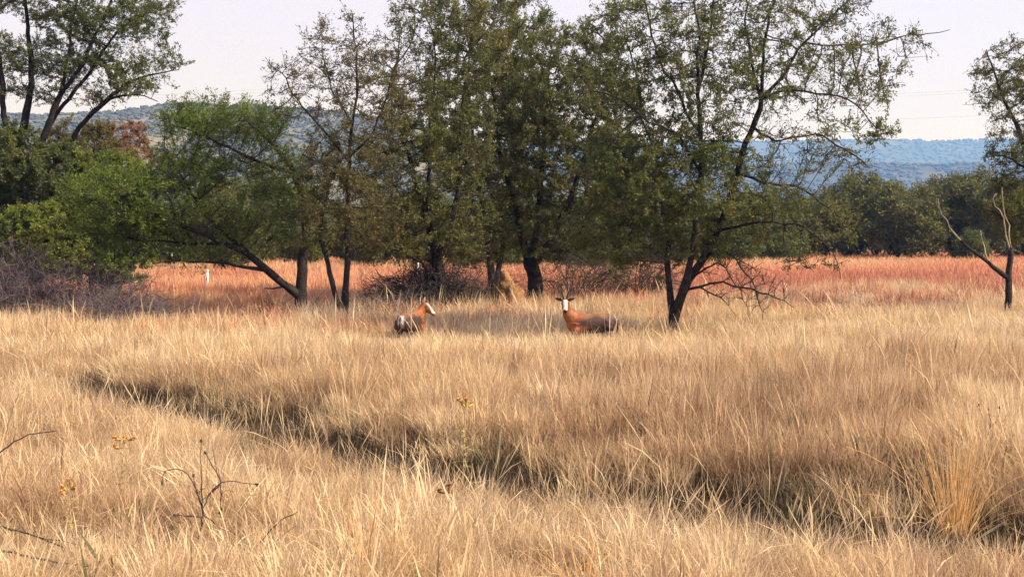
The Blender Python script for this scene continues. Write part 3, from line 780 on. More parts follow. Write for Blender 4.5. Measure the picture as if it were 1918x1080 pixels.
def path_loft(pts, hw, hh=None, sides=12):
    P = [Vector(p) for p in pts]; hh = hh or hw
    R_ = []
    for i, p in enumerate(P):
        d = (P[min(i + 1, len(P) - 1)] - P[max(i - 1, 0)])
        R_.append((p, d, hw[i], hh[i]))
    return loft(R_, sides)

m, nt, out = new_mat('fur')
_a = nt.nodes.new('ShaderNodeAttribute'); _a.attribute_name = 'coat'
_n = nt.nodes.new('ShaderNodeTexNoise'); _n.inputs['Scale'].default_value = 26
_tc = nt.nodes.new('ShaderNodeTexCoord'); nt.links.new(_tc.outputs['Object'], _n.inputs['Vector'])
_hs = nt.nodes.new('ShaderNodeMix'); _hs.data_type = 'RGBA'; _hs.blend_type = 'MULTIPLY'; _hs.inputs[0].default_value = .7
nt.links.new(_a.outputs['Color'], _hs.inputs[6])
_r = ramp(nt, [(.3, (.35, .35, .35)), (.7, (1, 1, 1))], _n.outputs['Fac']); nt.links.new(_r.outputs[0], _hs.inputs[7])
_p = nt.nodes.new('ShaderNodeBsdfPrincipled'); _p.inputs['Roughness'].default_value = .55; _p.inputs['Specular IOR Level'].default_value = .25
_p.inputs['Sheen Weight'].default_value = 0
nt.links.new(_hs.outputs[2], _p.inputs['Base Color']); nt.links.new(_p.outputs[0], out.inputs[0])
M['fur'] = m
M['horn'] = noisy('horn', [(.3, (.022, .019, .017)), (.7, (.075, .063, .052))], 30, rough=.45, bump=.4)
M['eye'] = noisy('eye', [(.3, (.01, .008, .006)), (.7, (.02, .015, .01))], 10, rough=.15, bump=0, spec=.6)

def antelope(name, label, loc, heading, poll, look, group, earcol, earup=0.0):
    """body points along local +X; poll: local place of the top of the neck; look: local direction of the muzzle"""
    poll, look = Vector(poll), Vector(look).normalized()
    J = Join()
    trunk = [((-.58, 0, .80), .05, .07), ((-.53, 0, .79), .11, .13), ((-.43, 0, .765), .165, .19), ((-.28, 0, .745), .185, .205), ((-.08, 0, .715), .20, .225), ((.12, 0, .70), .20, .245),
             ((.28, 0, .715), .185, .265), ((.40, 0, .735), .155, .24), ((.49, 0, .745), .115, .18), ((.55, 0, .75), .06, .09)]
    J.add(*path_loft([t[0] for t in trunk], [t[1] for t in trunk], [t[2] for t in trunk], 18))
    s = Vector((.36, 0, .80)); e = poll
    mid = s.lerp(e, .5) + Vector((.06, 0, -.02))
    J.add(*path_loft([s, s.lerp(mid, .5) + Vector((.02, 0, 0)), mid, mid.lerp(e, .55), e], [.15, .125, .10, .085, .075], [.2, .165, .125, .10, .085], 14))
    side = Vector((0, 0, 1)).cross(look).normalized(); upv = look.cross(side)
    def H(f, u, sd=0): return poll + look * f + upv * u + side * sd
    J.add(*path_loft([H(-.07, .0), H(-.03, .01), H(.04, .012), H(.12, .0), H(.21, -.012), H(.29, -.02), H(.335, -.022), H(.355, -.024)],
                     [.045, .075, .083, .074, .055, .047, .045, .02], [.05, .085, .095, .088, .066, .052, .044, .02], 14))
    for sy in (1, -1):
        J.add(*path_loft([(.36, .10 * sy, .72), (.37, .12 * sy, .60), (.36, .115 * sy, .48), (.375, .11 * sy, .36), (.37, .11 * sy, .30), (.365, .11 * sy, .14), (.38, .11 * sy, .07), (.40, .11 * sy, 0)],
                         [.10, .085, .055, .037, .030, .024, .028, .032], [.15, .11, .065, .042, .032, .026, .03, .036], 10))
        J.add(*path_loft([(-.40, .09 * sy, .74), (-.36, .125 * sy, .62), (-.31, .125 * sy, .52), (-.42, .115 * sy, .42), (-.49, .11 * sy, .36), (-.475, .11 * sy, .28), (-.46, .11 * sy, .13), (-.44, .11 * sy, .07), (-.42, .11 * sy, 0)],
                         [.12, .115, .08, .05, .034, .028, .025, .028, .032], [.17, .15, .10, .06, .042, .032, .027, .03, .036], 10))
    tmp = bpy.data.objects.new('tmp', J.mesh('tmp', None)); COL.objects.link(tmp)
    rm = tmp.modifiers.new('r', 'REMESH'); rm.mode = 'VOXEL'; rm.voxel_size = .014
    sm = tmp.modifiers.new('s', 'SMOOTH'); sm.iterations = 6; sm.factor = .5
    dg = bpy.context.evaluated_depsgraph_get(); dg.update()
    me = bpy.data.meshes.new_from_object(tmp.evaluated_get(dg))
    bpy.data.objects.remove(tmp)
    n = len(me.vertices); co = np.zeros(n * 3, np.float32); me.vertices.foreach_get('co', co); co = co.reshape(-1, 3)
    x, y, z = co.T
    flank, neck, saddle, white, dark = (np.array(c) for c in ((.058, .027, .021), (.33, .11, .032), (.32, .15, .07), (.60, .53, .46), (.02, .014, .012)))
    c = np.broadcast_to(flank, (n, 3)).copy()
    def mixin(w, col):
        nonlocal c
        w = np.clip(w, 0, 1)[:, None]; c = c * (1 - w) + col * w
    mixin((z - .84 + .02 * np.sin(x * 19)) / .10, saddle)                                  # paler saddle along the back
    mixin((x - .14 + .08 * np.sin(z * 23) + .05 * np.sin(y * 31 + x * 17)) / .26, neck)
    mixin(np.where((x < -.47) & (z > .58), (-.49 - x) / .05, 0) * np.clip((.09 - np.abs(y)) / .04, 0, 1) * .7, white)   # pale rump patch
    mixin(np.where((z < .52) & (x > -.3) & (x < .3), (.52 - z) / .03, 0), white * .9)
    mixin(np.where(z < .42, (.42 - z) / .05, 0), np.array((.5, .42, .33)))
    mixin(np.where(z < .06, 1, 0), dark)
    rel = co - np.array(poll); f = rel @ np.array(look); u = rel @ np.array(upv); sd = rel @ np.array(side)
    head = (f > -.1) & (f < .4) & (np.abs(u) < .14) & (np.abs(sd) < .12) & (z > .9)
    mixin(head * 1.0 * np.clip((f + .02) / .08, 0, 1), neck * .72)
    mixin((head & (f > -.01) & (np.abs(sd) < .05) & (u > -.02)) * np.clip((f - .01) / .03, 0, 1), white * 1.08)     # the blaze
    mixin((head & (f > .315)) * 1.0, dark)
    at_ = me.attributes.new('coat', 'FLOAT_COLOR', 'POINT')
    at_.data.foreach_set('color', np.concatenate([c, np.ones((n, 1))], 1).astype(np.float32).ravel())
    me.polygons.foreach_set('use_smooth', np.ones(len(me.polygons), bool))
    me.materials.clear(); me.materials.append(M['fur']); me.name = 'body'
    root = empty(name, loc); root.rotation_euler = (0, 0, heading)
    tag(root, label, 'antelope', group)
    obj('body', me, root)
    def coat(V, col): return np.broadcast_to(np.array(col), (len(V), 3)).copy()
    for sy in (1, -1):
        pts, rr_ = [], []
        for k in range(13):
            t = k / 12
            pts.append(H(-.03 - .13 * t + .04 * t ** 3, (.07 + .37 * t), sy * (.032 + .10 * math.sin(t * 2.0) * t ** .6)))
            rr_.append((.021 * (1 - t * .82)) * (1 + .12 * (k % 2) * (t < .75)))
        V, fs = tube(np.array([np.array(p) for p in pts]), rr_, 9)
        j = Join(); j.add(V, fs); obj('horn', j.mesh('horn', M['horn'], smooth=True), root)
        e0, e1 = H(-.035, .04, sy * .06), H(-.06 - .03 * earup, .085 + .10 * earup, sy * (.225 - .11 * earup))
        V, fs = path_loft([e0, e0.lerp(e1, .3), e0.lerp(e1, .65), e0.lerp(e1, .9), e1], [.012, .018, .018, .01, .003], [.02, .036, .033, .016, .004], 10)
        j = Join(); j.add(V, fs, coat(V, earcol)); obj('ear', j.mesh('ear', M['fur'], 'coat', True), root)
        c0 = H(.06, .028, sy * .073)
        V, fs = path_loft([c0 - look * .02, c0 - look * .012, c0, c0 + look * .012, c0 + look * .02], [.003, .012, .015, .012, .003], [.003, .012, .014, .012, .003], 10)
        j = Join(); j.add(V, fs); obj('eye', j.mesh('eye', M['eye'], smooth=True), root)
    V, fs = path_loft([(-.56, 0, .86), (-.60, 0, .80), (-.615, 0, .70), (-.61, 0, .58), (-.605, 0, .48), (-.60, 0, .40)], [.02, .018, .014, .02, .026, .006], [.02, .018, .014, .022, .03, .006], 10)
    j = Join(); j.add(V, fs, coat(V, (.035, .022, .018))); obj('tail', j.mesh('tail', M['fur'], 'coat', True), root)
    return root

GA = 'antelopes standing in the long grass'
def place(px, Y): x = at(px, 600, Y).x; return (x, Y, float(gz(x, Y)))
# side-on animal: body towards the left of the picture, head turned to the viewer
antelope('antelope', 'white-blazed antelope standing side-on with head turned to face the viewer', place(1107, 33.2), math.radians(180 + 10), (.60, .05, 1.19), (.17, .86, -.50), GA, (.05, .03, .02))
# rear view animal: rump to the viewer, head turned to the right
antelope('antelope', 'antelope seen from behind with pale rump, head turned aside', place(768, 33.6), math.radians(72), (.58, -.10, 1.07), (.28, -.80, -.62), GA, (.62, .55, .48), 1.0)

# ------------------------------------------------------------------ grass
def grass_mat(name, stops, inst):
    return leafy(name, stops, 'bv', 'tint', inst, trans=.42, fac_mix=.6, rough=.55, spec=.2)
STRAW = [(0, (.20, .115, .055)), (.35, (.48, .315, .14)), (.75, (.75, .56, .28)), (1, (.90, .76, .48))]
M['straw'] = grass_mat('straw', STRAW, [(0, (.20, .118, .075)), (.25, (.42, .262, .172)), (.5, (.61, .42, .25)), (.75, (.72, .54, .31)), (1, (.80, .66, .44))])
M['red_grass'] = grass_mat('red_grass', [(0, (.26, .10, .05)), (.5, (.58, .29, .14)), (1, (.82, .56, .31))], [(0, (.36, .105, .08)), (.3, (.53, .18, .115)), (.65, (.68, .29, .165)), (1, (.76, .51, .27))])
M['furrow_shade_grass'] = grass_mat('furrow_shade_grass', [(0, (.034, .026, .014)), (.6, (.072, .052, .029)), (1, (.22, .155, .082))], [(0, (.022, .018, .010)), (.6, (.048, .036, .020)), (1, (.12, .088, .046))])  # dark growth, its colour darkened further to hold the furrow's shade

M['hill_bush'] = leafy('hill_bush', [(0, (.075, .08, .038)), (1, (.11, .11, .05))], 'bv', 'tint', [(0, (.075, .085, .038)), (1, (.12, .115, .055))], trans=.1)

def blades(rg, n, rad, hmin, hmax, lean, bend, w0, segs=3, head=0.0, headw=2.2):
    """a tuft: curved tapering strips; head = share of culms that carry a seed head"""
    a = rg.uniform(0, 2 * math.pi, n); q = rg.uniform(0, 1, n) ** .6 * rad
    p = np.stack([np.cos(a) * q, np.sin(a) * q, np.full(n, -.04)], 1)
    az = a + rg.normal(0, 1.1, n)
    ln = np.abs(rg.normal(0, lean, n)); L = rg.uniform(hmin, hmax, n)
    wdir = np.stack([-np.sin(az + rg.normal(0, .9, n)), np.cos(az), np.zeros(n)], 1); wdir = unit(wdir)
    hd = np.stack([np.cos(az), np.sin(az), np.zeros(n)], 1)
    rows = []; ths = ln.copy(); cur = p.copy(); bd = np.abs(rg.normal(0, bend, n))
    bv = rg.uniform(0, 1, n)
    w = w0 * rg.uniform(.6, 1.4, n)
    cent = [cur.copy()]
    for s in range(segs):
        ths = ths + bd * (s + .5) / segs
        cur = cur + (hd * np.sin(ths)[:, None] + np.array([0, 0, 1.0]) * np.cos(ths)[:, None]) * (L / segs)[:, None]
        cent.append(cur.copy())
    V, cols = [], []
    prof = np.linspace(1, .25, segs + 1)
    hashead = rg.uniform(0, 1, n) < head
    for s in range(segs + 1):
        ww = w * prof[s]
        if s == segs - 1: ww = np.where(hashead, w * headw, ww)
        V += [cent[s] - wdir * ww[:, None] * .5, cent[s] + wdir * ww[:, None] * .5]
    V = np.stack(V, 1).reshape(-1, 3); k = 2 * (segs + 1)
    b = (np.arange(n) * k)[:, None]
    Fq = np.concatenate([np.stack([b[:, 0] + 2 * s, b[:, 0] + 2 * s + 1, b[:, 0] + 2 * s + 3, b[:, 0] + 2 * s + 2], 1) for s in range(segs)])
    return V, Fq, np.repeat(bv, k)

def tuft_set(name, mat, n_var, seed, layers):
    c = bpy.data.collections.new(name)
    for v in range(n_var):
        rg = np.random.default_rng(seed + v)
        J = Join()
        for kw in layers:
            V, Fq, bv = blades(rg, **kw); J.add(V, Fq, bv)
        o = bpy.data.objects.new('%s_tuft_%02d' % (name, v), J.mesh(name + '_tuft', M[mat], 'bv'))
        c.objects.link(o)
    return c

def scatter(name, label, coll, nvar, X, Y, scl, tint, rg, leanmax=.12, category='grass', Z=None):
    n = len(X)
    me = bpy.data.meshes.new(name)
    me.vertices.add(n)
    me.vertices.foreach_set('co', np.stack([X, Y, gz(X, Y) if Z is None else Z], 1).astype(np.float32).ravel())
    rot = np.stack([rg.normal(0, leanmax, n), rg.normal(0, leanmax, n), rg.uniform(0, 6.283, n)], 1)
    def att(k, t, vals, key):
        me.attributes.new(k, t, 'POINT').data.foreach_set(key, vals)
    att('rot', 'FLOAT_VECTOR', rot.astype(np.float32).ravel(), 'vector')
    att('scl', 'FLOAT_VECTOR', np.asarray(scl, np.float32).ravel(), 'vector')
    att('tint', 'FLOAT', np.asarray(tint, np.float32), 'value')
    att('pick', 'INT', rg.integers(0, nvar, n).astype(np.int32), 'value')
    o = obj(name, me)
    ng = bpy.data.node_groups.new(name, 'GeometryNodeTree')
    ng.interface.new_socket('Geometry', in_out='INPUT', socket_type='NodeSocketGeometry')
    ng.interface.new_socket('Geometry', in_out='OUTPUT', socket_type='NodeSocketGeometry')
    N, Lk = ng.nodes, ng.links
    gi, go = N.new('NodeGroupInput'), N.new('NodeGroupOutput')
    ci = N.new('GeometryNodeCollectionInfo'); ci.inputs['Collection'].default_value = coll
    ci.inputs['Separate Children'].default_value = True; ci.inputs['Reset Children'].default_value = True
    iop = N.new('GeometryNodeInstanceOnPoints'); iop.inputs['Pick Instance'].default_value = True
    def na(k, t):
        x = N.new('GeometryNodeInputNamedAttribute'); x.data_type = t; x.inputs['Name'].default_value = k
        return [s for s in x.outputs if s.enabled and s.name == 'Attribute'][0]
    Lk.new(gi.outputs[0], iop.inputs['Points']); Lk.new(ci.outputs[0], iop.inputs['Instance'])
    Lk.new(na('pick', 'INT'), iop.inputs['Instance Index'])
    Lk.new(na('rot', 'FLOAT_VECTOR'), iop.inputs['Rotation']); Lk.new(na('scl', 'FLOAT_VECTOR'), iop.inputs['Scale'])
    Lk.new(iop.outputs[0], go.inputs[0])
    md = o.modifiers.new('grass', 'NODES'); md.node_group = ng
    return tag(o, label, category, kind='stuff')

def field(rg, y0, y1, dens0, dens1, margin=2.5):
    """random points in the view wedge (plus a margin); density per m2 runs from dens0 near to dens1 far"""
    k = 40; out = []
    ye = np.geomspace(y0, y1, k + 1)
    for a, b in zip(ye[:-1], ye[1:]):
        t = (math.log(a / y0)) / math.log(y1 / y0)
        d = dens0 * (dens1 / dens0) ** t
        hw = b * 959 / F + margin
        n = int(d * (b - a) * 2 * hw)
        out.append(np.stack([rg.uniform(-hw, hw, n), rg.uniform(a, b, n)], 1))
    P = np.concatenate(out)
    return P[:, 0], P[:, 1]

GRASS = True
if GRASS:
    rg = np.random.default_rng(99)
    mat_ = tuft_set('matted_grass', 'straw', 6, 200, [dict(n=120, rad=.36, hmin=.16, hmax=.42, lean=.75, bend=.8, w0=.0062)])
    short = tuft_set('short_grass', 'straw', 8, 210, [dict(n=105, rad=.17, hmin=.28, hmax=.6, lean=.4, bend=.6, w0=.0048, head=.35), dict(n=14, rad=.16, hmin=.45, hmax=.8, lean=.55, bend=.4, w0=.0046, segs=4, head=.7)])
    stray = tuft_set('stray_stalks', 'straw', 8, 215, [dict(n=5, rad=.3, hmin=.45, hmax=.85, lean=.8, bend=.35, w0=.005, segs=4, head=.6, headw=2.0)])
    low = tuft_set('meadow_floor', 'straw', 6, 225, [dict(n=120, rad=.42, hmin=.26, hmax=.62, lean=.3, bend=.5, w0=.0075)])
    tall = tuft_set('tall_grass', 'straw', 8, 220, [dict(n=115, rad=.2, hmin=.5, hmax=1.02, lean=.15, bend=.3, w0=.0066, head=.45)])
    red = tuft_set('red_grass', 'red_grass', 6, 240, [dict(n=110, rad=.6, hmin=.4, hmax=.98, lean=.17, bend=.35, w0=.018, segs=2, head=.5)])
    culm = tuft_set('culms', 'straw', 6, 260, [dict(n=3, rad=.1, hmin=.95, hmax=1.5, lean=.15, bend=.2, w0=.0052, segs=4, head=.7, headw=2.6)])
    dark = tuft_set('furrow_shade_grass', 'furrow_shade_grass', 5, 280, [dict(n=130, rad=.3, hmin=.12, hmax=.4, lean=.5, bend=.7, w0=.007)])
    R3 = lambda a, b, c: np.stack([a, b, c], 1)

    # near side of the furrow: a brown mat, straw tufts standing out of it, stray stalks across both
    X, Y = field(rg, 6.5, 30, 16, 10); d = furrow_dist(X, Y); fh = furrow_half(X)
    k = d < -fh + .1; x_, y_ = X[k], Y[k]; s = rg.uniform(.7, 1.3, len(x_))
    t = np.clip(.36 + .5 * vnoise(x_, y_, 1.3, 24) + rg.normal(0, .18, len(x_)), 0, 1)
    scatter('matted_grass', 'low brown matted grass under the near straw tufts', mat_, 6, x_, y_, R3(s, s, s), t, rg)
    X, Y = field(rg, 6.5, 30, 22, 14); d = furrow_dist(X, Y); fh = furrow_half(X)
    k = (d < -fh + .2 * vnoise(X, Y, 1.2, 21)) & (vnoise(X, Y, .8, 25, 2) > -.18); x_, y_ = X[k], Y[k]
    s = (.95 + .4 * vnoise(x_, y_, 1.6, 22)) * rg.uniform(.5, 1.3, len(x_)) * np.interp(-furrow_dist(x_, y_) - furrow_half(x_), [0, 1.2, 2.5], [.6, .8, 1])
    t = np.clip(.58 + .75 * vnoise(x_, y_, 2.0, 23) + rg.normal(0, .2, len(x_)), 0, 1)
    scatter('short_grass', 'shorter straw-coloured grass tufts on the near side of the furrow', short, 8, x_, y_, R3(s, s, s), t, rg, .16)
    X, Y = field(rg, 6.5, 30, 3.2, 2.2); k = furrow_dist(X, Y) < -furrow_half(X) * .8; x_, y_ = X[k], Y[k]; s = rg.uniform(.6, 1.15, len(x_))
    scatter('stray_stalks', 'crossing pale straw stalks lying through the near grass', stray, 8, x_, y_, R3(s, s, s), rg.uniform(.55, 1, len(x_)), rg, .3)

    # in the furrow
    X, Y = field(rg, 8, 30, 16, 12); d = furrow_dist(X, Y); fh = furrow_half(X)
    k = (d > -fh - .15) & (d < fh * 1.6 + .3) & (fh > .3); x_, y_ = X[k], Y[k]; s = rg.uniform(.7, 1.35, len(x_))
    scatter('furrow_shade_grass', 'low dark matted grass lining the furrow, shade put into its colour', dark, 5, x_, y_, R3(s, s, s), rg.uniform(0, 1, len(x_)) ** 1.5, rg, .2)

    # the meadow beyond: a thick floor and tall tufts above it
    def edge(x, y): return 43.5 + .57 * x + 5 * vnoise(x, y, 8, 32, 4)
    X, Y = field(rg, 10, 64, 9, 4.5); d = furrow_dist(X, Y); fh = furrow_half(X)
    k = (d > fh * 1.35 + .5 * vnoise(X, Y, 1.5, 31)) & (Y < edge(X, Y) + 3 * np.abs(rg.normal(0, 1, len(X)))); x_, y_ = X[k], Y[k]
    lo = np.exp(-((x_ - .6) / 6.0) ** 2 - ((y_ - 32.0) / 3.0) ** 2)
    s = (1 - .32 * lo) * rg.uniform(.75, 1.2, len(x_)) * np.interp(furrow_dist(x_, y_) - 1.35 * furrow_half(x_), [-.3, .6, 1.8], [.7, .9, 1]); wd = np.clip(y_ / 24, 1, 1.5)
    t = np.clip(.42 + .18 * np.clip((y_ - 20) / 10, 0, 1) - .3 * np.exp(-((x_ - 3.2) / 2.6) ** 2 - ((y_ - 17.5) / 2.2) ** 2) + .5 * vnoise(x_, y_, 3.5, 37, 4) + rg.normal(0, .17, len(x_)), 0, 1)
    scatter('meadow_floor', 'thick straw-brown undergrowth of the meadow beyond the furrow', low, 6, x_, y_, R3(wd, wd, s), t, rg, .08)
    X, Y = field(rg, 10, 66, 15, 7.5); d = furrow_dist(X, Y); fh = furrow_half(X)
    k = ((d > fh * 1.25 + .7 * vnoise(X, Y, 1.1, 40)) | ((d > -fh) & (rg.uniform(0, 1, len(X)) < .05))) & (d > -fh + 0 * vnoise(X, Y, 1.5, 31)) & (Y < edge(X, Y) + 7 * rg.normal(0, 1, len(X))) & (vnoise(X, Y, 1.1, 36, 2) > -.25); x_, y_ = X[k], Y[k]
    lo = np.exp(-((x_ - .6) / 6.0) ** 2 - ((y_ - 32.0) / 3.0) ** 2)
    s = (.84 - .33 * lo + .25 * vnoise(x_, y_, 2.4, 33)) * rg.uniform(.6, 1.2, len(x_)) * np.interp(furrow_dist(x_, y_) - 1.25 * furrow_half(x_), [-.8, 0, .8, 1.9], [.45, .6, .85, 1]); wd = np.clip(y_ / 24, 1, 1.5)
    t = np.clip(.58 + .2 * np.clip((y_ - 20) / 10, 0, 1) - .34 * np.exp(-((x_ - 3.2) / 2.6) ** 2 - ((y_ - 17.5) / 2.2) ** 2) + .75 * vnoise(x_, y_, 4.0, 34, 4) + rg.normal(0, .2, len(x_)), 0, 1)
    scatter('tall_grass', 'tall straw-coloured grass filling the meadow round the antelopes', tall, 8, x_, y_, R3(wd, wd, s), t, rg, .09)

    # the red field
    X, Y = field(rg, 34, 140, 4.2, 1.2, 5)
    k = (Y > edge(X, Y) - 4 * np.abs(rg.normal(0, 1, len(X)))) & (vnoise(X, Y, 2.5, 39, 2) > -.45); x_, y_ = X[k], Y[k]
    s = (.85 + .25 * vnoise(x_, y_, 4, 38)) * rg.uniform(.6, 1.2, len(x_)); wd = np.clip(y_ / 48, .9, 2.4)
    far = np.clip((y_ - 66) / 25, 0, 1); left = np.clip((2 - x_) / 10, 0, 1)
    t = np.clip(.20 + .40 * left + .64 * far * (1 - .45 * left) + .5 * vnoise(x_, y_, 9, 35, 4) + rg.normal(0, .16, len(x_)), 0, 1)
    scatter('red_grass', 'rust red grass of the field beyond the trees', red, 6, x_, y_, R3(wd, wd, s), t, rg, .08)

    X, Y = field(rg, 10, 62, 1.5, .9); d = furrow_dist(X, Y)
    k = (d > furrow_half(X)) & (Y < edge(X, Y) + 6); x_, y_ = X[k], Y[k]
    s = rg.uniform(.55, 1.05, len(x_)); wd = np.clip(y_ / 20, .8, 2)
    scatter('grass_culms', 'long pale seeding stalks rising above the meadow grass', culm, 6, x_, y_, R3(s * wd, s * wd, s), rg.uniform(.5, 1, len(x_)), rg, .16)

    M['forb'] = grass_mat('forb', [(0, (.07, .06, .03)), (.5, (.17, .14, .075)), (1, (.30, .24, .14))], [(0, (.10, .11, .04)), (.4, (.16, .15, .07)), (.7, (.20, .13, .09)), (1, (.34, .28, .19))])
    forb = tuft_set('dry_forbs', 'forb', 6, 300, [dict(n=16, rad=.08, hmin=.15, hmax=.5, lean=.5, bend=.5, w0=.008, head=.8, headw=2.6), dict(n=22, rad=.14, hmin=.1, hmax=.3, lean=.8, bend=.6, w0=.012)])
    X, Y = field(rg, 7, 45, 1.6, .6); k = (vnoise(X, Y, 3, 44, 3) > .05) & (furrow_dist(X, Y) < 60); x_, y_ = np.concatenate([X[k], rg.uniform(2.8, 7, 190)]), np.concatenate([Y[k], rg.uniform(14.2, 19, 190)]); s = rg.uniform(.7, 1.5, len(x_))
    scatter('dry_forbs', 'grey-brown and dull green weeds dotted through the grass', forb, 6, x_, y_, R3(s, s, s), rg.uniform(0, 1, len(x_)), rg, .2, 'weeds')

    # stalks with seed heads leaning out along the near lip of the furrow
    u = rg.uniform(0, 1, 170); seg = FUR[3:10]; q = u * (len(seg) - 1.001); ii = q.astype(int); fr = (q - ii)[:, None]
    P = seg[ii] * (1 - fr) + seg[ii + 1] * fr; dr = unit(seg[ii + 1] - seg[ii]); off = -rg.uniform(.85, 1.6, 170)[:, None]
    P = P + np.stack([-dr[:, 1], dr[:, 0]], 1) * off
    s = rg.uniform(.42, .72, 170)
    scatter('lip_culms', 'pale seeding stalks leaning over the near lip of the furrow', culm, 6, P[:, 0], P[:, 1], np.stack([s, s, s], 1), rg.uniform(.7, 1, 170), rg, .35)

    # bush dotted over the hillsides
    cb = bpy.data.collections.new('hill_bush')
    for v in range(4):
        bm = bmesh.new(); bmesh.ops.create_icosphere(bm, subdivisions=2, radius=1)
        for vt in bm.verts:
            vt.co *= 1 + .45 * mnoise.noise(vt.co * 1.7 + Vector((v * 5, 0, 0))); vt.co.z = vt.co.z * .75 + .45
        me = bpy.data.meshes.new('hill_bush'); bm.to_mesh(me); bm.free()
        me.attributes.new('bv', 'FLOAT', 'POINT').data.foreach_set('value', rg.uniform(0, 1, len(me.vertices)).astype(np.float32))
        me.materials.append(M['hill_bush']); cb.objects.link(bpy.data.objects.new('hill_bush_%d' % v, me))
    for (hx, hy, HZ), n, sc, px0, px1 in zip(HILLS, (5000, 5000, 12000), (7, 4.5, 2.1), (1000, 1000, -300), (2200, 2200, 1100)):
        i = rg.uniform(0, len(hy) / 2 + 1, n) ; i0 = np.clip(i.astype(int), 0, len(hy) - 2); fy = i - i0
        yy = hy[i0] * (1 - fy) + hy[i0 + 1] * fy
        xx = (rg.uniform(px0, px1, n) - 959) / F * yy
        j_ = np.clip(np.searchsorted(hx, xx) - 1, 0, len(hx) - 2); fx = (xx - hx[j_]) / (hx[j_ + 1] - hx[j_])
        zz = (HZ[i0, j_] * (1 - fx) + HZ[i0, j_ + 1] * fx) * (1 - fy) + (HZ[i0 + 1, j_] * (1 - fx) + HZ[i0 + 1, j_ + 1] * fx) * fy
        k = vnoise(xx, yy, sc * 25, 61, 3) > -.35
        ss = sc * rg.uniform(.5, 1.3, n)[k]
        scatter('hillside_bush', 'dark scrub dotted over the %s hillside' % ('farthest', 'middle', 'nearest')[(7, 4.5, 2.1).index(sc)], cb, 4, xx[k], yy[k], np.stack([ss * 1.2, ss * 1.2, ss], 1), rg.uniform(0, 1, int(k.sum())), rg, .1, 'scrub', zz[k])

# ------------------------------------------------------------------ plants of the foreground
M['straw_plain'] = noisy('straw_plain', [(.3, (.58, .32, .12)), (.7, (.82, .54, .23))], 5, bump=0, rough=.6)
M['petal'] = noisy('petal', [(.3, (.52, .18, .05)), (.7, (.70, .34, .11))], 30, bump=0, rough=.6)
M['bract'] = noisy('bract', [(.3, (.20, .17, .04)), (.7, (.46, .36, .09))], 20, bump=0, rough=.6)
M['dry_head'] = noisy('dry_head', [(.3, (.10, .04, .02)), (.7, (.28, .12, .05))], 30, bump=0)
M['stalk'] = noisy('stalk', [(.3, (.30, .22, .09)), (.7, (.50, .38, .18))], 12, bump=0)

def sheet_leaf(p, d, L, W, sag=.3):
    """a folded narrow leaf of 4 quads"""
    d = np.array(d) / np.linalg.norm(d); side = np.cross(d, [0, 0, 1]); side = side / max(1e-6, np.linalg.norm(side)); nrm = np.cross(side, d)
    pts = []
    for t, w in ((0, .25), (.4, 1), (.8, .7), (1, .05)):
        c = np.array(p) + d * L * t - np.array([0, 0, sag * L * t * t])
        pts += [c - side * W * .5 * w + nrm * W * .15 * w, c, c + side * W * .5 * w + nrm * W * .15 * w]
    V = np.array(pts); Fq = []
    for i in range(3):
        for j in range(2): Fq.append([i * 3 + j, i * 3 + j + 1, i * 3 + j + 4, i * 3 + j + 3])
    return V, np.array(Fq)

def flower(label, px, py, Y, dry=False, leafy_=True, seed=0, lean=0.0):
    rg = np.random.default_rng(seed)
    top = np.array(at(px, py, Y)); gx = top[0] - lean; base = np.array([gx, Y, float(gz(gx, Y))])
    h = top[2] - base[2]
    root = empty('flowering_weed', base); tag(root, label, 'wildflower', 'orange-headed weeds among the near grass')
    pts = np.array([[0, 0, -.04], [lean * .2, .01, h * .35], [lean * .6, -.01, h * .7], [lean, 0, h * .93]])
    S = resample(np.concatenate([pts, [[.006], [.0055], [.005], [.004]]], 1), .06)
    j = Join(); j.add(*tube(S[:, :3], S[:, 3], 6)); obj('stem', j.mesh('stem', M['stalk'], smooth=True), root)
    if leafy_:
        shared = []
        for k in range(26):
            t = rg.uniform(.3, .95); c = S[int(t * (len(S) - 1)), :3]; a = rg.uniform(0, 6.28)
            V, Fq = sheet_leaf(c, (math.cos(a), math.sin(a), rg.uniform(.2, 1.0)), rg.uniform(.07, .14) * (1.2 - .5 * t), rg.uniform(.018, .03), .4)
            j = Join(); j.add(V, Fq); obj('leaf', j.mesh('leaf', M['bract']), root)
    topc = S[-1, :3]
    for k in range(4 if not dry else 2):
        a = rg.uniform(0, 6.28); o = np.array([math.cos(a) * .05, math.sin(a) * .05, rg.uniform(-.07, .03)]) * (1 if k else 0)
        c = topc + o; j = Join()
        ax = np.array([o[0] * 3, o[1] * 3, .05]); ax = ax / np.linalg.norm(ax)
        V, fs = path_loft([c - ax * .015, c + ax * .008, c + ax * .04, c + ax * .062], [.005, .013, .015, .011], None, 8)
        j.add(V, fs); hd = obj('flower_head', j.mesh('flower_head', M['dry_head' if dry else 'bract'], smooth=True), root)
        j = Join()
        for q in range(30):
            b = rg.uniform(0, 6.28); d = np.array([math.cos(b) * .7, math.sin(b) * .7, rg.uniform(-.1, 1.2)])
            V, Fq = sheet_leaf(c + ax * .045, d, rg.uniform(.03, .052), .014, .2); j.add(V, Fq)
        obj('petals', j.mesh('petals', M['dry_head' if dry else 'petal']), hd)
    return root
flower('tall leafy weed with bright orange flower head at the furrow edge', 873, 742, 14.6, seed=1, lean=.04)
flower('orange-flowered weed above the dark curled dead stalks', 233, 818, 14.4, seed=2, lean=.05)
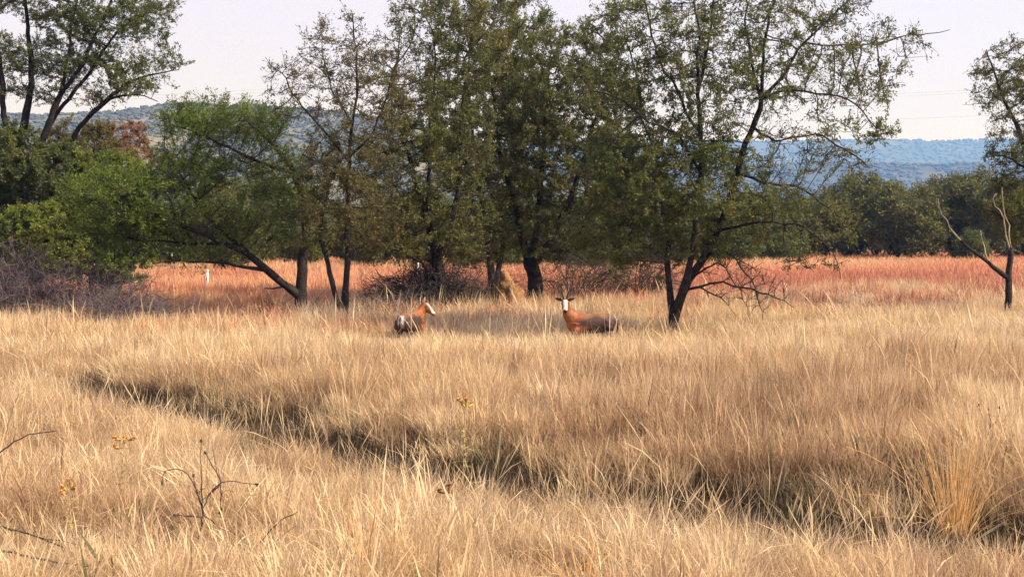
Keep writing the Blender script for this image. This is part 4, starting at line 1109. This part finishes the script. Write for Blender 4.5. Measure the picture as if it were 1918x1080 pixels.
flower('short weed with a dry brown flower head below the tall orange one', 841, 912, 12.9, dry=True, leafy_=False, seed=3)
flower('small yellow-orange weed low in the grass beside the dead stalks', 128, 902, 13.2, seed=4, lean=-.02)

def dead_plant(name, label, Y, stems, mat='dark_twig', pods=True, cat='dead weed', seed=0, r=.0085):
    """stems: polylines in photograph pixels with depth offset; the first starts at the ground"""
    rg = np.random.default_rng(seed)
    b = at(stems[0][0][0], stems[0][0][1], Y); base = np.array([b.x, Y, float(gz(b.x, Y))])
    root = empty(name, base); tag(root, label, cat)
    for si, st in enumerate(stems):
        rows = []
        for i, p in enumerate(st):
            q = np.array(at(p[0], p[1], Y + (p[2] if len(p) > 2 else 0))) - base
            rows.append([*q, r * (1.25 if si == 0 else .8) * (1 - .6 * i / (len(st) - 1))])
        if si == 0: rows[0][2] = -.04
        S = resample(rows, .05); S[1:-1, :3] += rg.normal(0, .004, (len(S) - 2, 3))
        j = Join(); j.add(*tube(S[:, :3], S[:, 3], 6)); o = obj('stem', j.mesh('stem', M[mat], smooth=True), root)
        m_ = max(3, len(S) // 4); q_ = S[rg.integers(1, len(S) - 1, m_)]
        dd = unit(rg.normal(0, 1, (m_, 3)) + np.array([0, 0, .5])); LL = rg.uniform(.03, .12, m_)[:, None]
        mid_ = q_[:, :3] + dd * LL * .5; en_ = mid_ + unit(dd + rg.normal(0, .5, dd.shape)) * LL * .5
        j = Join(); j.add(*prisms(q_[:, :3], mid_, q_[:, 3] * .5, q_[:, 3] * .4, 4)); j.add(*prisms(mid_, en_, q_[:, 3] * .4, q_[:, 3] * .15, 4))
        for e_, d_ in zip(en_[::2], dd[::2]): j.add(*sheet_leaf(e_, d_ - np.array([0, 0, .8]), .035, .012, .3))
        obj('side_twigs', j.mesh('side_twigs', M[mat]), o)
        if pods and si:
            c = S[-1, :3]; d = S[-1, :3] - S[-2, :3]; d = d / np.linalg.norm(d)
            j = Join(); j.add(*path_loft([c - d * .005, c + d * .008, c + d * .02, c + d * .032], [.003, .010, .011, .003], None, 7))
            for q in range(5):
                j.add(*sheet_leaf(c, unit(d + rg.normal(0, .6, 3)), .03, .012, .5))
            obj('seed_pod', j.mesh('seed_pod', M['dry_head' if mat != 'dark_twig' else 'dark_twig']), root)
    return root
dead_plant('dead_weed', 'dark forked dead weed with curled branches and seed pods', 12.3, [
    [(362, 1062), (368, 1020), (378, 985), (381, 962)],
    [(381, 965), (372, 925, .05), (352, 888, .08), (330, 877, .08), (310, 882, .08), (304, 900, .08)],
    [(381, 962), (377, 900, -.05), (376, 860, -.05), (377, 828, -.05)],
    [(380, 950), (392, 925, .1), (408, 908, .1), (430, 900, .1), (478, 906, .1)],
    [(392, 925, .1), (412, 902, .15), (398, 872, .15), (386, 850, .15)],
    [(378, 945), (366, 915, -.1), (363, 893, -.1)],
    [(381, 968), (350, 966, -.1), (330, 964, -.15)],
    [(383, 965), (410, 985, .1), (440, 1000, .15), (462, 1016, .2)],
    [(412, 905, .12), (415, 935, .12), (413, 955, .12)],
], seed=1)
dead_plant('dead_branch', 'thin dark dead branch arching up out of the grass', 13.0, [[(-60, 1033), (-30, 880), (0, 846), (45, 818), (75, 810), (106, 806)]], pods=False, cat='dead branch', seed=2, r=.008)
dead_plant('dead_branch', 'dark fallen branch bowed low over the matted grass', 11.8, [[(-70, 1094), (-30, 985), (20, 991), (75, 1006), (125, 1028), (150, 1062), (157, 1110)], [(75, 1006), (110, 1012), (150, 1020)]], pods=False, cat='dead branch', seed=3, r=.008)
dead_plant('dead_branch', 'nearly level dark stick lying across the near grass', 11.5, [[(-60, 1110), (-20, 1034), (60, 1043), (120, 1054), (175, 1061)]], pods=False, cat='dead branch', seed=4, r=.01)
dead_plant('dead_branch', 'pair of dark twigs slanting up beside the forked dead weed', 12.0, [[(430, 1090), (455, 1050), (500, 1000), (530, 972), (558, 957)], [(440, 1080), (490, 1035), (530, 1000), (552, 985)]], pods=False, cat='dead branch', seed=5, r=.007)
dead_plant('dead_weed', 'small dark dead stalk with side twigs near the bowed branch', 11.9, [[(240, 1092), (238, 1050), (236, 1015)], [(236, 1015), (260, 1030), (298, 1062)], [(236, 1016), (225, 1005), (214, 998)]], pods=False, seed=6)
dead_plant('dead_weed', 'dry brown weed with dark seed heads in the tall grass', 16.8, [
    [(1848, 900), (1850, 850), (1848, 810)], [(1849, 815), (1842, 785), (1834, 760)], [(1849, 818), (1856, 790, .1), (1852, 768, .1)], [(1850, 840), (1866, 810, .1), (1884, 780, .15)], [(1850, 845), (1836, 820, -.1), (1830, 808, -.1)], [(1855, 800, .1), (1870, 782, .1), (1872, 765, .1)]], mat='dead_twig', seed=7)

def tussock(label, px, Y, n, hmin, hmax, lean, seed, skew=0):
    rg = np.random.default_rng(seed)
    x0 = at(px, 900, Y).x; root = empty('grass_tussock', (x0, Y, float(gz(x0, Y)))); tag(root, label, 'grass tussock')
    J = Join()
    for i in range(n):
        a = rg.uniform(0, 6.28); q = rg.uniform(0, .09); az = a + rg.normal(0, .7); th = abs(rg.normal(0, lean)); L = rg.uniform(hmin, hmax); bend = abs(rg.normal(0, .25)) if rg.uniform() < .75 else rg.uniform(.8, 1.7)
        p = np.array([math.cos(a) * q, math.sin(a) * q, -.04]); pts = [p]
        for k in range(8):
            th += bend / 8; p = p + np.array([math.cos(az) * math.sin(th) + skew * .1, math.sin(az) * math.sin(th), math.cos(th)]) * L / 8; pts.append(p)
        w = rg.uniform(.0032, .006); pts = np.array(pts); rr_ = np.linspace(w, w * .4, 9)
        J.add(*prisms(pts[:-1], pts[1:], rr_[:-1], rr_[1:], 3))
    tag(obj('culms', J.mesh('culms', M['straw_plain']), root), kind='stuff')
tussock('upright orange-straw grass tussock standing beyond the furrow end', 1790, 14.4, 150, .7, 1.7, .18, 71)
tussock('small golden tussock fanning out in the near grass', 690, 11.3, 40, .5, 1.0, .4, 72)
tussock('pale fanned tussock in the near grass right of the small golden one', 1095, 11.2, 34, .4, .7, .3, 73)

# ------------------------------------------------------------------ far fence posts, power line
M['white_paint'] = noisy('white_paint', [(.3, (.62, .61, .58)), (.7, (.8, .79, .76))], 8, bump=.2)
M['cable'] = noisy('cable', [(.3, (.40, .40, .41)), (.7, (.5, .5, .51))], 1, bump=0, rough=.5)
def post(label, px, py_top, Y, r):
    t = at(px, py_top, Y); g = float(gz(t.x, Y)); h = t.z - g
    root = empty('marker_post', (t.x, Y, g)); tag(root, label, 'post')
    j = Join(); j.add(*tube(np.array([[0, 0, -.1], [0, 0, h * .5], [.01, 0, h]]), [r * 1.1, r, r * .95], 10)); obj('shaft', j.mesh('shaft', M['white_paint'], smooth=True), root)
    j = Join(); j.add(*path_loft([(.01, 0, h - .01), (.01, 0, h + .02), (.01, 0, h + .06), (.01, 0, h + .09)], [r * 1.3, r * 1.35, r, r * .2], None, 10)); obj('cap', j.mesh('cap', M['white_paint'], smooth=True), root)
post('thin white post at the edge of the far trees', 322, 476, 92, .035)
post('stubby white post in the orange grass under the leaning limb', 388, 508, 62, .05)
post('white post seen between the thin tree and the V-forked tree', 783, 490, 80, .04)

def power_line():
    Y = 155
    root = empty('power_line', (0, Y, 0)); tag(root, 'thin pale overhead power line crossing before the hills', 'power line')
    px_poles = [-420, 735, 2120]
    xs = [(p - 959) / F * Y for p in px_poles]
    for x in xs:
        j = Join(); j.add(*tube(np.array([[x, 0, -.5], [x, 0, 9], [x, 0, 19]]), [.17, .15, .11], 10)); p = obj('pole', j.mesh('pole', M['dark_twig'], smooth=True), root)
        j = Join(); j.add(*tube(np.array([[x, -.9, 18.4], [x, 0, 18.4], [x, .9, 18.4]]), [.06, .07, .06], 6)); obj('crossarm', j.mesh('crossarm', M['dark_twig']), p)
    for z0, dy, sag in ((18.5, -.8, 2.0), (18.5, .8, 2.2), (15.6, 0, 1.6)):
        for a, b in zip(xs[:-1], xs[1:]):
            t = np.linspace(0, 1, 24); P = np.stack([a + (b - a) * t, np.full(24, dy), z0 - sag * 4 * t * (1 - t)], 1)
            j = Join(); j.add(*tube(P, [.014] * 24, 5)); obj('cable', j.mesh('cable', M['cable'], smooth=True), root)
power_line()

# ------------------------------------------------------------------ haze
def haze():
    bm = bmesh.new(); bmesh.ops.create_cube(bm, size=1)
    me = bpy.data.meshes.new('haze'); bm.to_mesh(me); bm.free()
    o = obj('haze', me)
    o.scale = (24000, 11000, 640); o.location = (0, 4500, 640 / 2 - 8)
    m, nt, out = new_mat('haze')
    v = nt.nodes.new('ShaderNodeVolumePrincipled')
    v.inputs['Color'].default_value = (.14, .36, .94, 1)
    v.inputs['Absorption Color'].default_value = (1, 1, 1, 1)
    v.inputs['Density'].default_value = 2.5e-4
    v.inputs['Anisotropy'].default_value = .2
    nt.links.new(v.outputs[0], out.inputs['Volume'])
    me.materials.append(m)
    tag(o, 'thin blue haze hanging between the meadow and the far hills', 'haze', kind='stuff')
haze()
